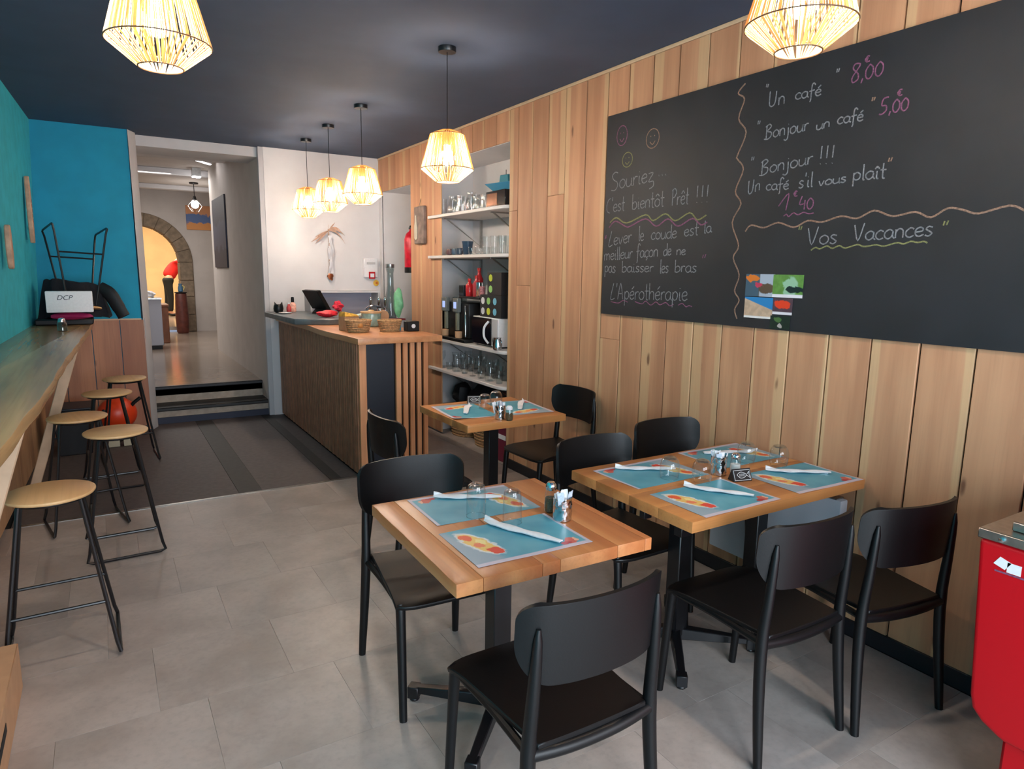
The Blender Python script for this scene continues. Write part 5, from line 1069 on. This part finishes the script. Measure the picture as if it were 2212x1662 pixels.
t = thing('leather_barrel', 'dark red-brown barrel table at the foot of the arch', 'barrel', (1.29, 14.55, .351)); MB().lathe([(.09, 0), (.11, .03), (.12, .3), (.11, .55), (.10, .76), (.09, .78)], 18).build('barrel_body', mat('red_brown', (92, 44, 34), .5, var=.25, scale=12), t); MB().lathe([(.105, .78), (.11, .785), (.11, .80), (.10, .802)], 18).build('top', M['gap'], t)
t = thing('yellow_jug', 'small blue and yellow jug on the barrel', 'jug', (1.29, 14.55, 1.154)); MB().lathe([(.03, 0), (.045, .01), (.045, .08), (.03, .13), (.035, .16)], 12).build('jug_body', mat('jug_blue', (70, 110, 140), .4), t); MB().tube(cat([(.03, 0, .12), (.07, 0, .1), (.045, 0, .03)], 4), .008, 6).build('handle', mat('jug_yellow', (220, 200, 120), .4), t)
# the person in the far room: bending forward over something, seen from the side
def skinned(name, nodes, edges, m, parent, sub=2):
    me = bpy.data.meshes.new(name); me.from_pydata([n[0] for n in nodes], edges, []); o = bpy.data.objects.new(name, me); COL.objects.link(o)
    md = o.modifiers.new('s', 'SKIN'); me.skin_vertices.new() if not me.skin_vertices else None
    for i, n in enumerate(nodes): me.skin_vertices[0].data[i].radius = (n[1], n[1]*n[2] if len(n) > 2 else n[1])
    me.skin_vertices[0].data[0].use_root = True
    s = o.modifiers.new('d', 'SUBSURF'); s.levels = s.render_levels = sub
    dg = bpy.context.evaluated_depsgraph_get(); me2 = bpy.data.meshes.new_from_object(o.evaluated_get(dg)); bpy.data.objects.remove(o)
    for p in me2.polygons: p.use_smooth = True
    me2.materials.clear(); me2.materials.append(M[m] if isinstance(m, str) else m)
    o = bpy.data.objects.new(name, me2); COL.objects.link(o); o.parent = parent; return o
ps = thing('person', 'person in a red top and black trousers bending forward in the far room', 'person', (1.37, 18.3, .451), 0)
skin = mat('skin', (216, 160, 130), .6)
body = [((0, 0, .93), .08, 1.1), ((.07, 0, 1.06), .08, 1.2), ((.17, 0, 1.20), .09, 1.25), ((.27, 0, 1.32), .09, 1.3), ((.36, 0, 1.40), .055), ((.44, 0, 1.45), .085), ((.47, 0, 1.52), .09),
        ((-.01, .09, .86), .09), ((-.02, .10, .48), .06), ((-.06, .10, .08), .042), ((.09, .10, .035), .035),
        ((-.01, -.09, .86), .09), ((.02, -.10, .48), .06), ((-.0, -.10, .08), .042), ((.15, -.10, .035), .035),
        ((.27, .17, 1.31), .055), ((.33, .2, 1.08), .042), ((.42, .17, .88), .032), ((.45, .16, .80), .03),
        ((.27, -.17, 1.31), .055), ((.30, -.2, 1.07), .042), ((.36, -.18, .86), .032), ((.39, -.17, .78), .03)]
ed = [(0, 1), (1, 2), (2, 3), (3, 4), (4, 5), (5, 6), (0, 7), (7, 8), (8, 9), (9, 10), (0, 11), (11, 12), (12, 13), (13, 14), (3, 15), (15, 16), (16, 17), (17, 18), (3, 19), (19, 20), (20, 21), (21, 22)]
skinned('body', body, ed, skin, ps)
g = .014
skinned('red_top', [((-.01, 0, .90), .15, 1.1), ((.06, 0, 1.06), .14, 1.15), ((.17, 0, 1.20), .125, 1.25), ((.26, 0, 1.31), .122, 1.3), ((.27, .17, 1.31), .07), ((.30, .19, 1.20), .06), ((.27, -.17, 1.31), .07), ((.285, -.19, 1.20), .06)], [(0, 1), (1, 2), (2, 3), (3, 4), (4, 5), (3, 6), (6, 7)], mat('red_cloth', (216, 30, 26), .8), ps)
skinned('trousers', [((.0, 0, .95), .165, 1.12), ((0, 0, .86), .165, 1.15), ((-.01, .095, .80), .10), ((-.02, .10, .48), .078), ((-.06, .10, .1), .065), ((-.01, -.095, .80), .10), ((.02, -.10, .48), .078), ((0, -.10, .1), .065)], [(0, 1), (1, 2), (2, 3), (3, 4), (1, 5), (5, 6), (6, 7)], mat('black_trousers', (26, 28, 26), .9), ps)
for sy, x in ((.10, -.0), (-.10, .07)): mb = MB(); mb.ball((x, sy, .042), .06, 12, 8, (2.0, .8, .68)); mb.build('shoe', 'mbk', ps)
mb = MB(); mb.ball((.455, 0, 1.53), .102, 14, 10, (.95, .92, 1.05)); mb.build('hair', mat('dark_hair', (40, 28, 22), .8), ps)
for s in (-1, 1):
    for k in range(4):
        x0, y0, z0 = (.45, .16, .79) if s > 0 else (.39, -.17, .77); MB().tube(cat([(x0+.006, y0+(k-1.5)*.016, z0), (x0+.03, y0+(k-1.5)*.018, z0-.035), (x0+.032, y0+(k-1.5)*.017, z0-.075+.006*abs(k-1.5))], 3), [.0085, .008, .008, .0075, .007, .006, .005], 6).build('finger', skin, ps)
    MB().tube([(x0-.012, y0, z0+.01), (x0-.02, y0-.02*s, z0-.03), (x0-.01, y0-.03*s, z0-.055)], [.010, .009, .006], 6).build('thumb', skin, ps)
t = thing('work_table', 'table the bending person leans over in the far room', 'table', (2.42, 18.4, .451)); MB().box(-.35, .5, -.4, .4, .66, .70).build('table_top', mat('far_table', (90, 50, 34), .5), t)
for sx in (-.3, .45):
    for sy in (-.35, .35): MB().box(sx-.025, sx+.025, sy-.025, sy+.025, 0, .66).build('leg', 'gap', t)
# added fill light for the hall, and the far room's unseen warm lamp
area('hall_fill', (.2, 12.2, 3.02), (0, 0, 0), 1.6, 2.2, 85, (1, .95, .9))
area('far_room_light', (1.0, 18.0, 3.5), (0, 0, 0), 2.5, 2.5, 330, (1, .84, .62))
